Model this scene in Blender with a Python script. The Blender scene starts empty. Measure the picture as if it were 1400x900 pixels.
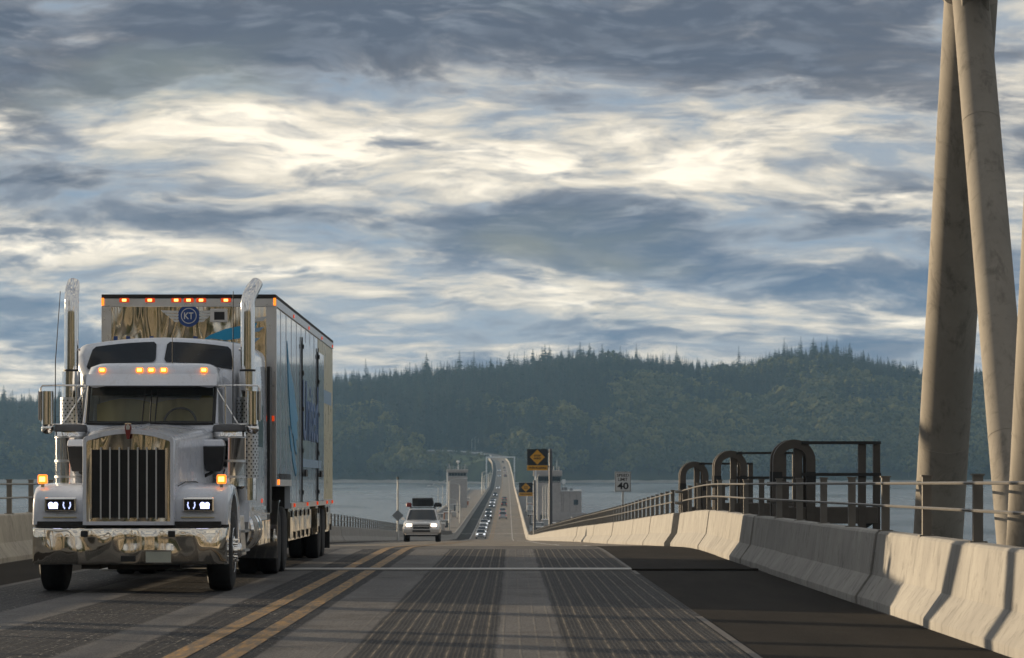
import bpy, bmesh, math, random
from mathutils import Vector, Matrix, noise
R = math.radians
random.seed(7)
scene = bpy.context.scene
COL = scene.collection

# ------------------------------------------------------------------ camera
F = 4530.0            # focal length in pixels of the 1400 px wide photograph
CAMZ = 18.0           # water is z = 0
HOR = 630.0
cam_d = bpy.data.cameras.new('camera')
cam_d.sensor_width = 36.0
cam_d.lens = F / 1400.0 * 36.0
cam_d.shift_y = (HOR - 450.0) / 1400.0
cam_d.clip_start = 0.5
cam_d.clip_end = 20000
cam_d.dof.use_dof = True
cam_d.dof.focus_distance = 46.0
cam_d.dof.aperture_fstop = 7.0
cam = bpy.data.objects.new('camera', cam_d)
COL.objects.link(cam)
cam.location = (0, 0, CAMZ)
cam.rotation_euler = (R(90), 0, 0)
scene.camera = cam

# ------------------------------------------------------------------ exposure
scene.view_settings.view_transform = 'Standard'
scene.view_settings.look = 'None'
scene.view_settings.exposure = 0.42
scene.view_settings.gamma = 1.0
scene.view_settings.use_curve_mapping = False
scene.cycles.use_denoising = True
scene.cycles.max_bounces = 6
scene.cycles.diffuse_bounces = 3
scene.cycles.glossy_bounces = 3
scene.cycles.transparent_max_bounces = 8
scene.cycles.volume_bounces = 0
scene.cycles.caustics_reflective = False
scene.cycles.caustics_refractive = False

# ------------------------------------------------------------------ world
SUN_AZ = -54.0      # degrees from +Y, negative is left
SUN_EL = 8.8
world = bpy.data.worlds.new('World')
scene.world = world
world.use_nodes = True
wt = world.node_tree
wt.nodes.clear()


class NT:
    """small node helper"""
    def __init__(self, t):
        self.t = t

    def n(self, kind, **kw):
        nd = self.t.nodes.new(kind)
        for k, v in kw.items():
            setattr(nd, k, v)
        return nd

    def put(self, sock, v):
        if isinstance(v, bpy.types.NodeSocket):
            self.t.links.new(v, sock)
        elif v is not None:
            sock.default_value = v

    def m(self, op, a, b=None, c=None, clamp=False):
        nd = self.n('ShaderNodeMath', operation=op, use_clamp=clamp)
        self.put(nd.inputs[0], a)
        self.put(nd.inputs[1], b)
        self.put(nd.inputs[2], c)
        return nd.outputs[0]

    def noise(self, vec, scale, detail=4, rough=0.5, dist=0.0, out='Fac', lac=2.0):
        nd = self.n('ShaderNodeTexNoise')
        self.put(nd.inputs['Vector'], vec)
        nd.inputs['Scale'].default_value = scale
        nd.inputs['Detail'].default_value = detail
        nd.inputs['Roughness'].default_value = rough
        nd.inputs['Distortion'].default_value = dist
        nd.inputs['Lacunarity'].default_value = lac
        return nd.outputs[out]

    def ramp(self, fac, stops, interp='LINEAR'):
        nd = self.n('ShaderNodeValToRGB')
        cr = nd.color_ramp
        cr.interpolation = interp
        while len(cr.elements) < len(stops):
            cr.elements.new(0.5)
        for e, (p, c) in zip(cr.elements, stops):
            e.position = p
            e.color = (c[0], c[1], c[2], 1) if not isinstance(c, (int, float)) else (c, c, c, 1)
        self.put(nd.inputs[0], fac)
        return nd.outputs[0]

    def mix(self, fac, a, b, blend='MIX'):
        nd = self.n('ShaderNodeMix', data_type='RGBA', blend_type=blend)
        self.put(nd.inputs[0], fac)
        for s, v in ((nd.inputs[6], a), (nd.inputs[7], b)):
            if isinstance(v, (tuple, list)):
                v = (v[0], v[1], v[2], 1)
            self.put(s, v)
        return nd.outputs[2]

    def xyz(self, x, y, z):
        nd = self.n('ShaderNodeCombineXYZ')
        self.put(nd.inputs[0], x)
        self.put(nd.inputs[1], y)
        self.put(nd.inputs[2], z)
        return nd.outputs[0]

    def sep(self, v):
        nd = self.n('ShaderNodeSeparateXYZ')
        self.put(nd.inputs[0], v)
        return nd.outputs

    def maprange(self, v, a, b, c, d, smooth=False):
        nd = self.n('ShaderNodeMapRange')
        nd.interpolation_type = 'SMOOTHSTEP' if smooth else 'LINEAR'
        self.put(nd.inputs[0], v)
        for i, k in enumerate((a, b, c, d)):
            nd.inputs[i + 1].default_value = k
        return nd.outputs[0]


W = NT(wt)
sky = W.n('ShaderNodeTexSky', sky_type='NISHITA')
sky.sun_disc = False
sky.sun_elevation = R(SUN_EL)
sky.sun_rotation = R(SUN_AZ)
sky.altitude = 10
sky.dust_density = 1.2
bgsky = W.n('ShaderNodeBackground')
bgsky.inputs[1].default_value = 0.065
wt.links.new(sky.outputs[0], bgsky.inputs[0])
geo = W.n('ShaderNodeTexCoord')
dx, dy, dz = W.sep(geo.outputs['Generated'])
dzp = W.m('MAXIMUM', dz, 0.0)
den = W.m('ADD', dzp, 0.25)
pu = W.m('DIVIDE', dx, den)
pv = W.m('DIVIDE', dy, den)
pvec = W.xyz(pu, W.m('MULTIPLY', pv, 1.0), 0.0)
# domain warp
wv = W.noise(pvec, 4.0, 3, 0.5, out='Color')
wadd = W.n('ShaderNodeVectorMath', operation='MULTIPLY_ADD')
wt.links.new(wv, wadd.inputs[0])
wadd.inputs[1].default_value = (0.16, 0.16, 0.0)
wt.links.new(pvec, wadd.inputs[2])
pw = wadd.outputs[0]
# cloud layout seen from the bridge: banks given by azimuth / elevation (tangents)
ely = W.m('MAXIMUM', dy, 0.02)
u = W.m('DIVIDE', dx, ely)
v = W.m('DIVIDE', dz, ely)
banks = [  # px, py, half width px, half height px, amount
    (330, 40, 560, 70, -0.30), (1050, 20, 420, 60, -0.25), (1150, 120, 260, 40, -0.10), (230, 172, 260, 40, 0.20),
    (470, 190, 190, 44, 0.18), (820, 195, 320, 62, 0.22), (560, 125, 170, 20, -0.18), (1100, 225, 200, 36, 0.16),
    (90, 260, 160, 30, -0.18), (330, 290, 220, 22, -0.12), (880, 318, 460, 38, -0.22), (210, 345, 300, 30, 0.26),
    (820, 412, 280, 22, 0.26), (1120, 385, 240, 34, -0.22), (120, 412, 230, 22, -0.12), (300, 385, 260, 14, 0.14), (1180, 440, 160, 12, 0.12), (430, 235, 360, 26, 0.16), (300, 335, 330, 26, 0.10),
    (600, 455, 420, 18, -0.05), (20, 500, 120, 14, 0.12)]
lay = None
for (bx, by, bw, bh, amt) in banks:
    a = W.m('DIVIDE', W.m('SUBTRACT', u, (bx - 700) / F), bw / F)
    b = W.m('DIVIDE', W.m('SUBTRACT', v, (HOR - by) / F), bh / F)
    r2 = W.m('ADD', W.m('MULTIPLY', a, a), W.m('MULTIPLY', b, b))
    g = W.m('MULTIPLY', W.m('EXPONENT', W.m('MULTIPLY', r2, -1.0)), amt)
    lay = g if lay is None else W.m('ADD', lay, g)
fwd = W.maprange(dy, 0.3, 0.7, 0.0, 1.0)
lay = W.m('MULTIPLY', lay, fwd)
px_, py_, _z = W.sep(pw)
big = W.noise(pw, 2.4, 2, 0.5)
mid = W.noise(W.xyz(px_, W.m('MULTIPLY', py_, 1.25), 2.0), 6.6, 10, 0.58)
wisp = W.noise(W.xyz(px_, W.m('MULTIPLY', py_, 1.6), 5.0), 7.5, 10, 0.58)
frag = W.noise(W.xyz(px_, W.m('MULTIPLY', py_, 1.3), 9.0), 18.0, 8, 0.57)
# upper veil, sunlit cream
veil = W.maprange(W.m('ADD', W.m('MULTIPLY', wisp, 0.7), W.m('MULTIPLY', lay, 0.34)), 0.20, 0.55, 0.0, 1.0)
up_c = W.ramp(veil, [(0.0, (0.25, 0.335, 0.44)), (0.32, (0.37, 0.41, 0.455)), (0.56, (0.74, 0.675, 0.565)), (0.86, (1.18, 1.06, 0.86))])
# lower, darker cloud in front of it
n = W.m('ADD', W.m('ADD', W.m('MULTIPLY', mid, 0.66), W.m('MULTIPLY', frag, 0.22)), W.m('MULTIPLY', big, 0.24))
d_ = W.m('SUBTRACT', W.m('ADD', W.m('MULTIPLY', W.m('SUBTRACT', n, 0.56), 2.5), 0.505), lay)
alpha = W.maprange(d_, 0.34, 0.66, 0.0, 0.92, True)
core = W.maprange(d_, 0.42, 0.80, 0.0, 1.0, True)
hi_ = W.mix(core, (0.34, 0.35, 0.37), (0.085, 0.103, 0.145))
lo_ = W.mix(core, (0.33, 0.365, 0.41), (0.085, 0.145, 0.240))
dn_c = W.mix(W.maprange(dz, 0.045, 0.095, 0.0, 1.0, True), lo_, hi_)
ccol = W.mix(alpha, up_c, dn_c)
# thin grey shreds
sh = W.m('MULTIPLY', W.maprange(frag, 0.46, 0.66, 0.0, 0.62, True), W.maprange(wisp, 0.40, 0.60, 1.0, 0.35))
ccol = W.mix(sh, ccol, (0.245, 0.28, 0.335))
bgc = W.n('ShaderNodeBackground')
wt.links.new(ccol, bgc.inputs[0])
bgc.inputs[1].default_value = 0.80
# open sky between the clouds
hole = W.noise(pw, 2.4, 4, 0.5, 0.0)
hole = W.maprange(hole, 0.58, 0.74, 0.0, 0.35, True)
cov = W.m('SUBTRACT', 1.0, hole)
wmix = W.n('ShaderNodeMixShader')
W.put(wmix.inputs[0], cov)
wt.links.new(bgsky.outputs[0], wmix.inputs[1])
wt.links.new(bgc.outputs[0], wmix.inputs[2])
wout = W.n('ShaderNodeOutputWorld')
wt.links.new(wmix.outputs[0], wout.inputs[0])

# ------------------------------------------------------------------ sun
sun_d = bpy.data.lights.new('sun', 'SUN')
sun_d.energy = 5.0
sun_d.angle = R(0.6)
sun_d.color = (1.0, 0.79, 0.53)
sun = bpy.data.objects.new('sun', sun_d)
COL.objects.link(sun)
S = Vector((math.sin(R(SUN_AZ)) * math.cos(R(SUN_EL)), math.cos(R(SUN_AZ)) * math.cos(R(SUN_EL)), math.sin(R(SUN_EL))))
sun.rotation_euler = S.to_track_quat('Z', 'Y').to_euler()
sun.location = (-60, 60, 60)


# ================================================================== helpers
def tag(o, label=None, cat=None, group=None, kind=None):
    if label: o['label'] = label
    if cat: o['category'] = cat
    if group: o['group'] = group
    if kind: o['kind'] = kind
    return o


def empty(name, loc, rot=(0, 0, 0), label=None, cat=None, group=None):
    o = bpy.data.objects.new(name, None)
    o.empty_display_size = 0.2
    COL.objects.link(o)
    o.location = loc
    o.rotation_euler = rot
    return tag(o, label, cat, group)


class MB:
    def __init__(self):
        self.v, self.f, self.mi = [], [], []
        self.cur = 0

    def mat(self, i):
        self.cur = i
        return self

    def add(self, vs, fs):
        o = len(self.v)
        self.v += [tuple(p) for p in vs]
        self.f += [tuple(i + o for i in f) for f in fs]
        self.mi += [self.cur] * len(fs)
        return self

    def box(self, c, s, M=None, taper=1.0):
        hx, hy, hz = s[0] / 2, s[1] / 2, s[2] / 2
        vs = []
        for k, z in ((1.0, -hz), (taper, hz)):
            for a, b in ((-hx, -hy), (hx, -hy), (hx, hy), (-hx, hy)):
                vs.append(Vector((a * k, b * k, z)))
        if M is not None:
            vs = [M @ p for p in vs]
        vs = [p + Vector(c) for p in vs]
        return self.add(vs, [(3, 2, 1, 0), (4, 5, 6, 7), (0, 1, 5, 4), (1, 2, 6, 5), (2, 3, 7, 6), (3, 0, 4, 7)])

    def b2(self, x0, x1, y0, y1, z0, z1):
        return self.box(((x0 + x1) / 2, (y0 + y1) / 2, (z0 + z1) / 2), (abs(x1 - x0), abs(y1 - y0), abs(z1 - z0)))

    def tube(self, p0, p1, r0, r1=None, n=12, caps=True):
        p0, p1 = Vector(p0), Vector(p1)
        r1 = r0 if r1 is None else r1
        q = (p1 - p0).to_track_quat('Z', 'Y')
        vs = []
        for p, r in ((p0, r0), (p1, r1)):
            for i in range(n):
                a = 2 * math.pi * i / n
                vs.append(p + q @ Vector((r * math.cos(a), r * math.sin(a), 0)))
        fs = [(i, (i + 1) % n, n + (i + 1) % n, n + i) for i in range(n)]
        if caps:
            fs += [tuple(range(n - 1, -1, -1)), tuple(range(n, 2 * n))]
        return self.add(vs, fs)

    def pipe(self, pts, r, n=8, caps=True):
        pts = [Vector(p) for p in pts]
        rs = r if isinstance(r, (list, tuple)) else [r] * len(pts)
        rings = []
        up = None
        for i, p in enumerate(pts):
            d = (pts[min(i + 1, len(pts) - 1)] - pts[max(i - 1, 0)]).normalized()
            if up is None:
                up = d.orthogonal().normalized()
            up = (up - d * up.dot(d)).normalized()
            sd = d.cross(up)
            rings.append([p + (up * math.cos(2 * math.pi * k / n) + sd * math.sin(2 * math.pi * k / n)) * rs[i] for k in range(n)])
        return self.loft(rings, True, caps, caps)

    def loft(self, rings, closed=True, c0=False, c1=False, skip=None):
        n = len(rings[0])
        vs = [p for r in rings for p in r]
        fs = []
        for i in range(len(rings) - 1):
            for k in range(n if closed else n - 1):
                if skip and skip(i, k):
                    continue
                a, b = i * n + k, i * n + (k + 1) % n
                fs.append((a, b, b + n, a + n))
        if c0: fs.append(tuple(range(n - 1, -1, -1)))
        if c1: fs.append(tuple(range((len(rings) - 1) * n, len(rings) * n)))
        return self.add(vs, fs)

    def lathe(self, prof, c, axis='X', n=24):
        """prof: (offset along axis, radius)"""
        rings = []
        for (o, r) in prof:
            ring = []
            for k in range(n):
                a = 2 * math.pi * k / n
                ca, sa = r * math.cos(a), r * math.sin(a)
                if axis == 'X': p = (c[0] + o, c[1] + ca, c[2] + sa)
                elif axis == 'Y': p = (c[0] + ca, c[1] + o, c[2] + sa)
                else: p = (c[0] + ca, c[1] + sa, c[2] + o)
                ring.append(p)
            rings.append(ring)
        return self.loft(rings, True, True, True)

    def prism(self, poly, axis, a, b):
        """poly of 2-D points extruded along axis from a to b"""
        def P(p, o):
            if axis == 'X': return (o, p[0], p[1])
            if axis == 'Y': return (p[0], o, p[1])
            return (p[0], p[1], o)
        n = len(poly)
        vs = [P(p, a) for p in poly] + [P(p, b) for p in poly]
        fs = [(i, (i + 1) % n, n + (i + 1) % n, n + i) for i in range(n)] + [tuple(range(n - 1, -1, -1)), tuple(range(n, 2 * n))]
        return self.add(vs, fs)

    def sphere(self, c, r, n=12, m=8):
        s = r if isinstance(r, (list, tuple)) else (r, r, r)
        rings = []
        for j in range(1, m):
            t_ = math.pi * j / m
            rings.append([(c[0] + s[0] * math.sin(t_) * math.cos(2 * math.pi * k / n), c[1] + s[1] * math.sin(t_) * math.sin(2 * math.pi * k / n), c[2] + s[2] * math.cos(t_)) for k in range(n)])
        return self.loft(rings, True, True, True)

    def mesh(self, name, mats, bevel=0.0, smooth=None, seg=2):
        me = bpy.data.meshes.new(name)
        me.from_pydata(self.v, [], self.f)
        for m_ in (mats if isinstance(mats, (list, tuple)) else [mats]):
            me.materials.append(m_)
        me.polygons.foreach_set('material_index', self.mi)
        bm = bmesh.new()
        bm.from_mesh(me)
        bmesh.ops.recalc_face_normals(bm, faces=bm.faces)
        if bevel > 0:
            ed = [e for e in bm.edges if len(e.link_faces) == 2 and e.calc_face_angle(0) > R(32)]
            bmesh.ops.bevel(bm, geom=ed, offset=bevel, segments=seg, affect='EDGES', profile=0.5, clamp_overlap=True)
        bm.to_mesh(me)
        bm.free()
        if smooth is not None:
            me.shade_smooth()
            if smooth < 180:
                me.set_sharp_from_angle(angle=R(smooth))
        return me

    def build(self, name, mats, parent=None, bevel=0.0, smooth=None, seg=2):
        o = bpy.data.objects.new(name, self.mesh(name, mats, bevel, smooth, seg))
        COL.objects.link(o)
        o.parent = parent
        return o


def link_mesh(name, me, parent=None, loc=None, rot=None, scale=None):
    o = bpy.data.objects.new(name, me)
    COL.objects.link(o)
    o.parent = parent
    if loc is not None: o.location = loc
    if rot is not None: o.rotation_euler = rot
    if scale is not None: o.scale = (scale,) * 3 if isinstance(scale, (int, float)) else scale
    return o


def copy_tree(o, parent=None):
    c = o.copy()
    COL.objects.link(c)
    c.parent = parent
    for ch in list(o.children):
        copy_tree(ch, c)
    return c


def text_mesh(s, size, depth=0.0, align='CENTER', name='lettering', bold=0.0, spacing=1.0, lines=1.0):
    cu = bpy.data.curves.new(name, 'FONT')
    cu.body = s
    cu.size = size
    cu.extrude = depth
    cu.align_x = align
    cu.align_y = 'CENTER'
    cu.offset = bold
    cu.space_character = spacing
    cu.space_line = lines
    tmp = bpy.data.objects.new('tmp_text', cu)
    me = bpy.data.meshes.new_from_object(tmp)
    bpy.data.objects.remove(tmp)
    me.name = name
    return me


def text(s, size, mat, parent, M, depth=0.004, bold=0.0, fit=None, name='lettering', align='CENTER', spacing=1.0, lines=1.0):
    me = text_mesh(s, size, depth, align, name, bold, spacing, lines)
    if fit:
        xs = [p.co.x for p in me.vertices]; ys = [p.co.y for p in me.vertices]
        w0, h0 = max(xs) - min(xs), max(ys) - min(ys)
        cx, cy = (max(xs) + min(xs)) / 2, (max(ys) + min(ys)) / 2
        for p in me.vertices:
            p.co.x = (p.co.x - cx) * fit[0] / w0
            p.co.y = (p.co.y - cy) * fit[1] / h0
    me.transform(M)
    me.materials.clear()
    me.materials.append(mat)
    o = bpy.data.objects.new(name, me)
    COL.objects.link(o)
    o.parent = parent
    return o


FRONT = Matrix.Rotation(R(90), 4, 'X')           # text in the XZ plane read from -Y
SIDE = Matrix.Rotation(R(90), 4, 'Z') @ FRONT    # text in the YZ plane read from +X


# ================================================================== materials
def mat(name):
    m_ = bpy.data.materials.new(name)
    m_.use_nodes = True
    t_ = m_.node_tree
    return m_, NT(t_), t_.nodes['Principled BSDF']


def bump(N, b, h, strength, dist=0.02):
    nd = N.n('ShaderNodeBump')
    nd.inputs['Strength'].default_value = strength
    nd.inputs['Distance'].default_value = dist
    N.put(nd.inputs['Height'], h)
    N.t.links.new(nd.outputs[0], b.inputs['Normal'])
    return nd


def simple(name, col, rough=0.5, metal=0.0, var=0.12, scale=6.0, coat=0.0, bmp=0.0, bscale=30.0, spec=0.5, emit=None, es=1.0):
    m_, N, b = mat(name)
    tc = N.n('ShaderNodeTexCoord').outputs['Object']
    if var > 0:
        f = N.noise(tc, scale, 5, 0.6)
        c = N.mix(f, [k * (1 - var) for k in col], [min(1, k * (1 + var)) for k in col])
        N.put(b.inputs['Base Color'], c)
        N.put(b.inputs['Roughness'], N.maprange(N.noise(tc, scale * 2.3, 4, 0.6), 0.3, 0.7, max(0.02, rough - 0.06), min(1, rough + 0.08)))
    else:
        b.inputs['Base Color'].default_value = (*col, 1)
        b.inputs['Roughness'].default_value = rough
    b.inputs['Metallic'].default_value = metal
    b.inputs['Coat Weight'].default_value = coat
    b.inputs['Coat Roughness'].default_value = 0.05
    b.inputs['Specular IOR Level'].default_value = spec
    if bmp > 0:
        bump(N, b, N.noise(tc, bscale, 4, 0.6), bmp)
    if emit:
        b.inputs['Emission Color'].default_value = (*emit, 1)
        b.inputs['Emission Strength'].default_value = es
    return m_


M = {}
def truck_paint():
    m_, N, b = mat('white_paint')
    tc = N.n('ShaderNodeTexCoord').outputs['Object']
    n1 = N.noise(tc, 3.0, 6, .65)
    n2 = N.noise(N.xyz(N.m('MULTIPLY', N.sep(tc)[0], 5.0), N.m('MULTIPLY', N.sep(tc)[1], 5.0), N.m('MULTIPLY', N.sep(tc)[2], .8)), 2.0, 6, .7)
    c = N.mix(N.maprange(n1, .4, .75, 0, .35), (0.68, 0.72, 0.80), (0.55, 0.56, 0.57))
    c = N.mix(N.maprange(n2, .55, .75, 0, .5), c, (0.40, 0.38, 0.35))
    spk = N.noise(tc, 55, 2, .5)
    c = N.mix(N.maprange(spk, .70, .76, 0, .6), c, (0.12, 0.11, 0.10))
    N.put(b.inputs['Base Color'], c)
    N.put(b.inputs['Roughness'], N.maprange(n1, .3, .7, .18, .40))
    b.inputs['Coat Weight'].default_value = .7
    b.inputs['Coat Roughness'].default_value = .04
    return m_


M['white_paint'] = truck_paint()
M['white_plain'] = simple('white_plain', (0.70, 0.71, 0.72), 0.45, var=0.08)
M['black'] = simple('black', (0.012, 0.012, 0.013), 0.55, var=0.3)
M['black_gloss'] = simple('black_gloss', (0.010, 0.011, 0.014), 0.12, var=0.0)
M['rubber'] = simple('rubber', (0.016, 0.016, 0.017), 0.8, var=0.3, bmp=0.2, bscale=60)
M['frame_dark'] = simple('frame_dark', (0.02, 0.019, 0.018), 0.7, var=0.4)
M['chrome'] = simple('chrome', (0.80, 0.79, 0.77), 0.06, 1.0, var=0.05)
M['alu'] = simple('alu', (0.62, 0.62, 0.62), 0.32, 1.0, var=0.12)
M['bar_silver'] = simple('bar_silver', (0.55, 0.55, 0.54), 0.35, 0.25, var=0.08)
M['galv'] = simple('galv', (0.42, 0.42, 0.41), 0.5, 0.6, var=0.2)
M['steel_brown'] = simple('steel_brown', (0.075, 0.062, 0.050), 0.6, 0.1, var=0.3, scale=5, bmp=0.1)
M['steel_tape'] = simple('steel_tape', (0.008, 0.008, 0.008), 0.5, var=0.2)
M['rail_metal'] = simple('rail_metal', (0.15, 0.142, 0.132), 0.45, 0.5, var=0.25, scale=4)
M['post_metal'] = simple('post_metal', (0.16, 0.145, 0.125), 0.55, 0.25, var=0.3, scale=4)
M['pole_dark'] = simple('pole_dark', (0.10, 0.10, 0.105), 0.5, 0.4, var=0.2)
M['lamp_pole'] = simple('lamp_pole', (0.50, 0.50, 0.48), 0.5, 0.2, var=0.15)
M['sign_yellow'] = simple('sign_yellow', (0.62, 0.30, 0.012), 0.5, var=0.06)
M['sign_black'] = simple('sign_black', (0.006, 0.006, 0.006), 0.6, var=0.1)
M['sign_white'] = simple('sign_white', (0.52, 0.53, 0.53), 0.5, var=0.06)
M['sign_back'] = simple('sign_back', (0.22, 0.23, 0.24), 0.5, 0.5, var=0.1)
M['amber'] = simple('amber', (0.85, 0.18, 0.01), 0.25, var=0.0, emit=(1.0, 0.22, 0.02), es=1.3)
M['amber_hot'] = simple('amber_hot', (0.9, 0.35, 0.05), 0.25, var=0.0, emit=(1.0, 0.50, 0.10), es=3.5)
M['red_lamp'] = simple('red_lamp', (0.45, 0.035, 0.01), 0.25, var=0.0, emit=(1.0, 0.08, 0.01), es=0.35)
M['led'] = simple('led', (0.9, 0.9, 1.0), 0.2, var=0.0, emit=(0.52, 0.56, 1.0), es=2.6)
M['led_dim'] = simple('led_dim', (0.9, 0.9, 1.0), 0.2, var=0.0, emit=(0.50, 0.58, 1.0), es=1.0)
M['lamp_warm'] = simple('lamp_warm', (1, 0.9, 0.8), 0.2, var=0.0, emit=(1.0, 0.80, 0.62), es=3.5)
M['lamp_cool'] = simple('lamp_cool', (1, 1, 1), 0.2, var=0.0, emit=(0.9, 0.95, 1.0), es=1.6)
M['red_paint'] = simple('red_paint', (0.20, 0.022, 0.018), 0.4, var=0.1)
M['blue_print'] = simple('blue_print', (0.015, 0.30, 0.55), 0.35, var=0.1, scale=2)
M['navy_print'] = simple('navy_print', (0.012, 0.05, 0.20), 0.35, var=0.1)
M['word_blue'] = simple('word_blue', (0.022, 0.10, 0.30), 0.35, var=0.1)
M['pale_blue'] = simple('pale_blue', (0.22, 0.36, 0.52), 0.35, var=0.1)
M['cream_trim_reflection'] = simple('cream_trim_reflection', (0.60, 0.52, 0.30), 0.3, var=0.12, scale=1.5)  # cream for the trim strips and a painted reflection on the trailer
M['curtain'] = simple('curtain', (0.44, 0.37, 0.20), 0.9, var=0.2, scale=3)
M['plate'] = simple('plate', (0.40, 0.42, 0.36), 0.4, var=0.25, scale=9)
M['roof_dark'] = simple('roof_dark', (0.05, 0.035, 0.03), 0.8, var=0.2)
M['house_wall'] = simple('house_wall', (0.32, 0.24, 0.17), 0.8, var=0.2)
M['bag_black'] = simple('bag_black', (0.012, 0.013, 0.015), 0.7, var=0.3, bmp=0.3, bscale=8)
M['orange_paint'] = simple('orange_paint', (0.35, 0.12, 0.03), 0.6, var=0.2)


def wavy_metal(name, col, sx, sz, strength, rough=0.07):
    m_, N, b = mat(name)
    tc = N.n('ShaderNodeTexCoord').outputs['Object']
    mp = N.n('ShaderNodeMapping')
    N.put(mp.inputs[0], tc)
    mp.inputs['Scale'].default_value = (sx, sx, sz)
    h = N.noise(mp.outputs[0], 1.0, 0.0, 0.4, 0.0)
    b.inputs['Base Color'].default_value = (*col, 1)
    b.inputs['Metallic'].default_value = 1.0
    N.put(b.inputs['Roughness'], N.maprange(N.noise(tc, 7, 5, 0.6), 0.3, 0.7, rough, rough + 0.1))
    bump(N, b, h, 1.0, strength)
    return m_


M['wavy_bumper'] = wavy_metal('wavy_bumper', (0.80, 0.735, 0.63), 4.0, 2.2, 0.085, 0.03)
M['wavy_steel'] = wavy_metal('wavy_steel', (0.70, 0.645, 0.54), 5.5, 1.5, 0.06, 0.05)
M['wavy_box'] = wavy_metal('wavy_box', (0.62, 0.58, 0.50), 2.5, 3.0, 0.02, 0.12)


def mk_glass(name, tint=(0.72, 0.77, 0.76)):
    m_, N, b = mat(name)
    t_ = m_.node_tree
    t_.nodes.remove(b)
    tr = N.n('ShaderNodeBsdfTransparent')
    tr.inputs[0].default_value = (*tint, 1)
    gl = N.n('ShaderNodeBsdfGlossy')
    gl.inputs['Roughness'].default_value = 0.02
    fr = N.n('ShaderNodeFresnel')
    fr.inputs[0].default_value = 1.38
    mx = N.n('ShaderNodeMixShader')
    t_.links.new(fr.outputs[0], mx.inputs[0])
    t_.links.new(tr.outputs[0], mx.inputs[1])
    t_.links.new(gl.outputs[0], mx.inputs[2])
    t_.links.new(mx.outputs[0], t_.nodes['Material Output'].inputs[0])
    return m_


M['glass'] = mk_glass('glass')
M['glass_dark'] = simple('glass_dark', (0.010, 0.012, 0.016), 0.06, var=0.0, spec=0.3)
M['car_glass'] = simple('car_glass', (0.02, 0.026, 0.032), 0.08, var=0.0, spec=0.6)


def concrete(name, col, dark, streak=True, bm=0.25):
    m_, N, b = mat(name)
    tc = N.n('ShaderNodeTexCoord').outputs['Object']
    f1 = N.noise(tc, 1.3, 6, 0.62)
    f2 = N.noise(tc, 18, 4, 0.65)
    c = N.mix(N.maprange(f1, 0.3, 0.72, 0, 1), dark, col)
    c = N.mix(N.maprange(f2, 0.35, 0.7, 0, 0.35), c, [k * 0.72 for k in col])
    if streak:      # run-off stains down the face
        mp = N.n('ShaderNodeMapping')
        N.put(mp.inputs[0], tc)
        mp.inputs['Scale'].default_value = (3.2, 3.2, 0.25)
        s = N.noise(mp.outputs[0], 2.0, 5, 0.7)
        c = N.mix(N.maprange(s, 0.54, 0.74, 0, 0.6), c, [k * 0.35 for k in dark])
        sc = N.noise(tc, 3.1, 7, 0.72, 0.8)
        c = N.mix(N.maprange(sc, 0.54, 0.70, 0, 0.6), c, [k * 0.42 for k in dark])
    N.put(b.inputs['Base Color'], c)
    b.inputs['Roughness'].default_value = 0.85
    b.inputs['Specular IOR Level'].default_value = 0.25
    bump(N, b, N.m('ADD', N.m('MULTIPLY', f1, .3), f2), bm, 0.012)
    return m_


M['barrier'] = concrete('barrier_concrete', (0.385, 0.37, 0.34), (0.25, 0.24, 0.225), True, 0.18)
M['tower_conc'] = concrete('tower_concrete', (0.46, 0.42, 0.40), (0.38, 0.35, 0.33), True, 0.1)
M['pontoon'] = concrete('pontoon_concrete', (0.22, 0.20, 0.18), (0.13, 0.12, 0.11), False, 0.1)
M['tube_paint'] = concrete('tube_paint', (0.34, 0.31, 0.265), (0.25, 0.23, 0.20), True, 0.03)


def road_mat(name, col, dark, rough=0.75, agg=60.0, bm=0.5, worn=0.3, spec=0.03):
    m_, N, b = mat(name)
    tc = N.n('ShaderNodeTexCoord').outputs['Object']
    mp = N.n('ShaderNodeMapping')
    N.put(mp.inputs[0], tc)
    mp.inputs['Scale'].default_value = (1.0, 0.12, 1.0)
    f1 = N.noise(mp.outputs[0], 1.4, 6, 0.65)
    f2 = N.noise(tc, agg, 3, 0.7)
    f3 = N.noise(tc, 0.35, 5, 0.6)
    c = N.mix(N.maprange(f1, 0.3, 0.7, 0, 1), dark, col)
    c = N.mix(N.maprange(f3, 0.45, 0.75, 0, worn), c, dark)
    c = N.mix(N.maprange(f2, 0.4, 0.7, 0, 0.5), c, [k * 0.5 for k in dark])
    N.put(b.inputs['Base Color'], c)
    N.put(b.inputs['Roughness'], N.maprange(f2, 0.3, 0.7, rough - 0.12, rough + 0.12))
    b.inputs['Specular IOR Level'].default_value = spec
    bump(N, b, f2, bm, 0.012)
    return m_


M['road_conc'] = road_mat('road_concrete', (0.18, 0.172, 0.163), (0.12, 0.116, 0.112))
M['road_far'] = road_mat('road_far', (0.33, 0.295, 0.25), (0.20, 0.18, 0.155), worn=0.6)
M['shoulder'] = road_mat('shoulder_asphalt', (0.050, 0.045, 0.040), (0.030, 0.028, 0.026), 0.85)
M['shoulder_shade'] = road_mat('shoulder_shade', (0.085, 0.08, 0.075), (0.06, 0.056, 0.052), 0.85)  # dark tone stands in for shade on the far left shoulder
M['joint'] = simple('joint_plate', (0.52, 0.51, 0.49), 0.5, 0.0, var=0.3, scale=5)
M['joint_dark'] = simple('joint_dark', (0.03, 0.028, 0.026), 0.8, var=0.3)


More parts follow.
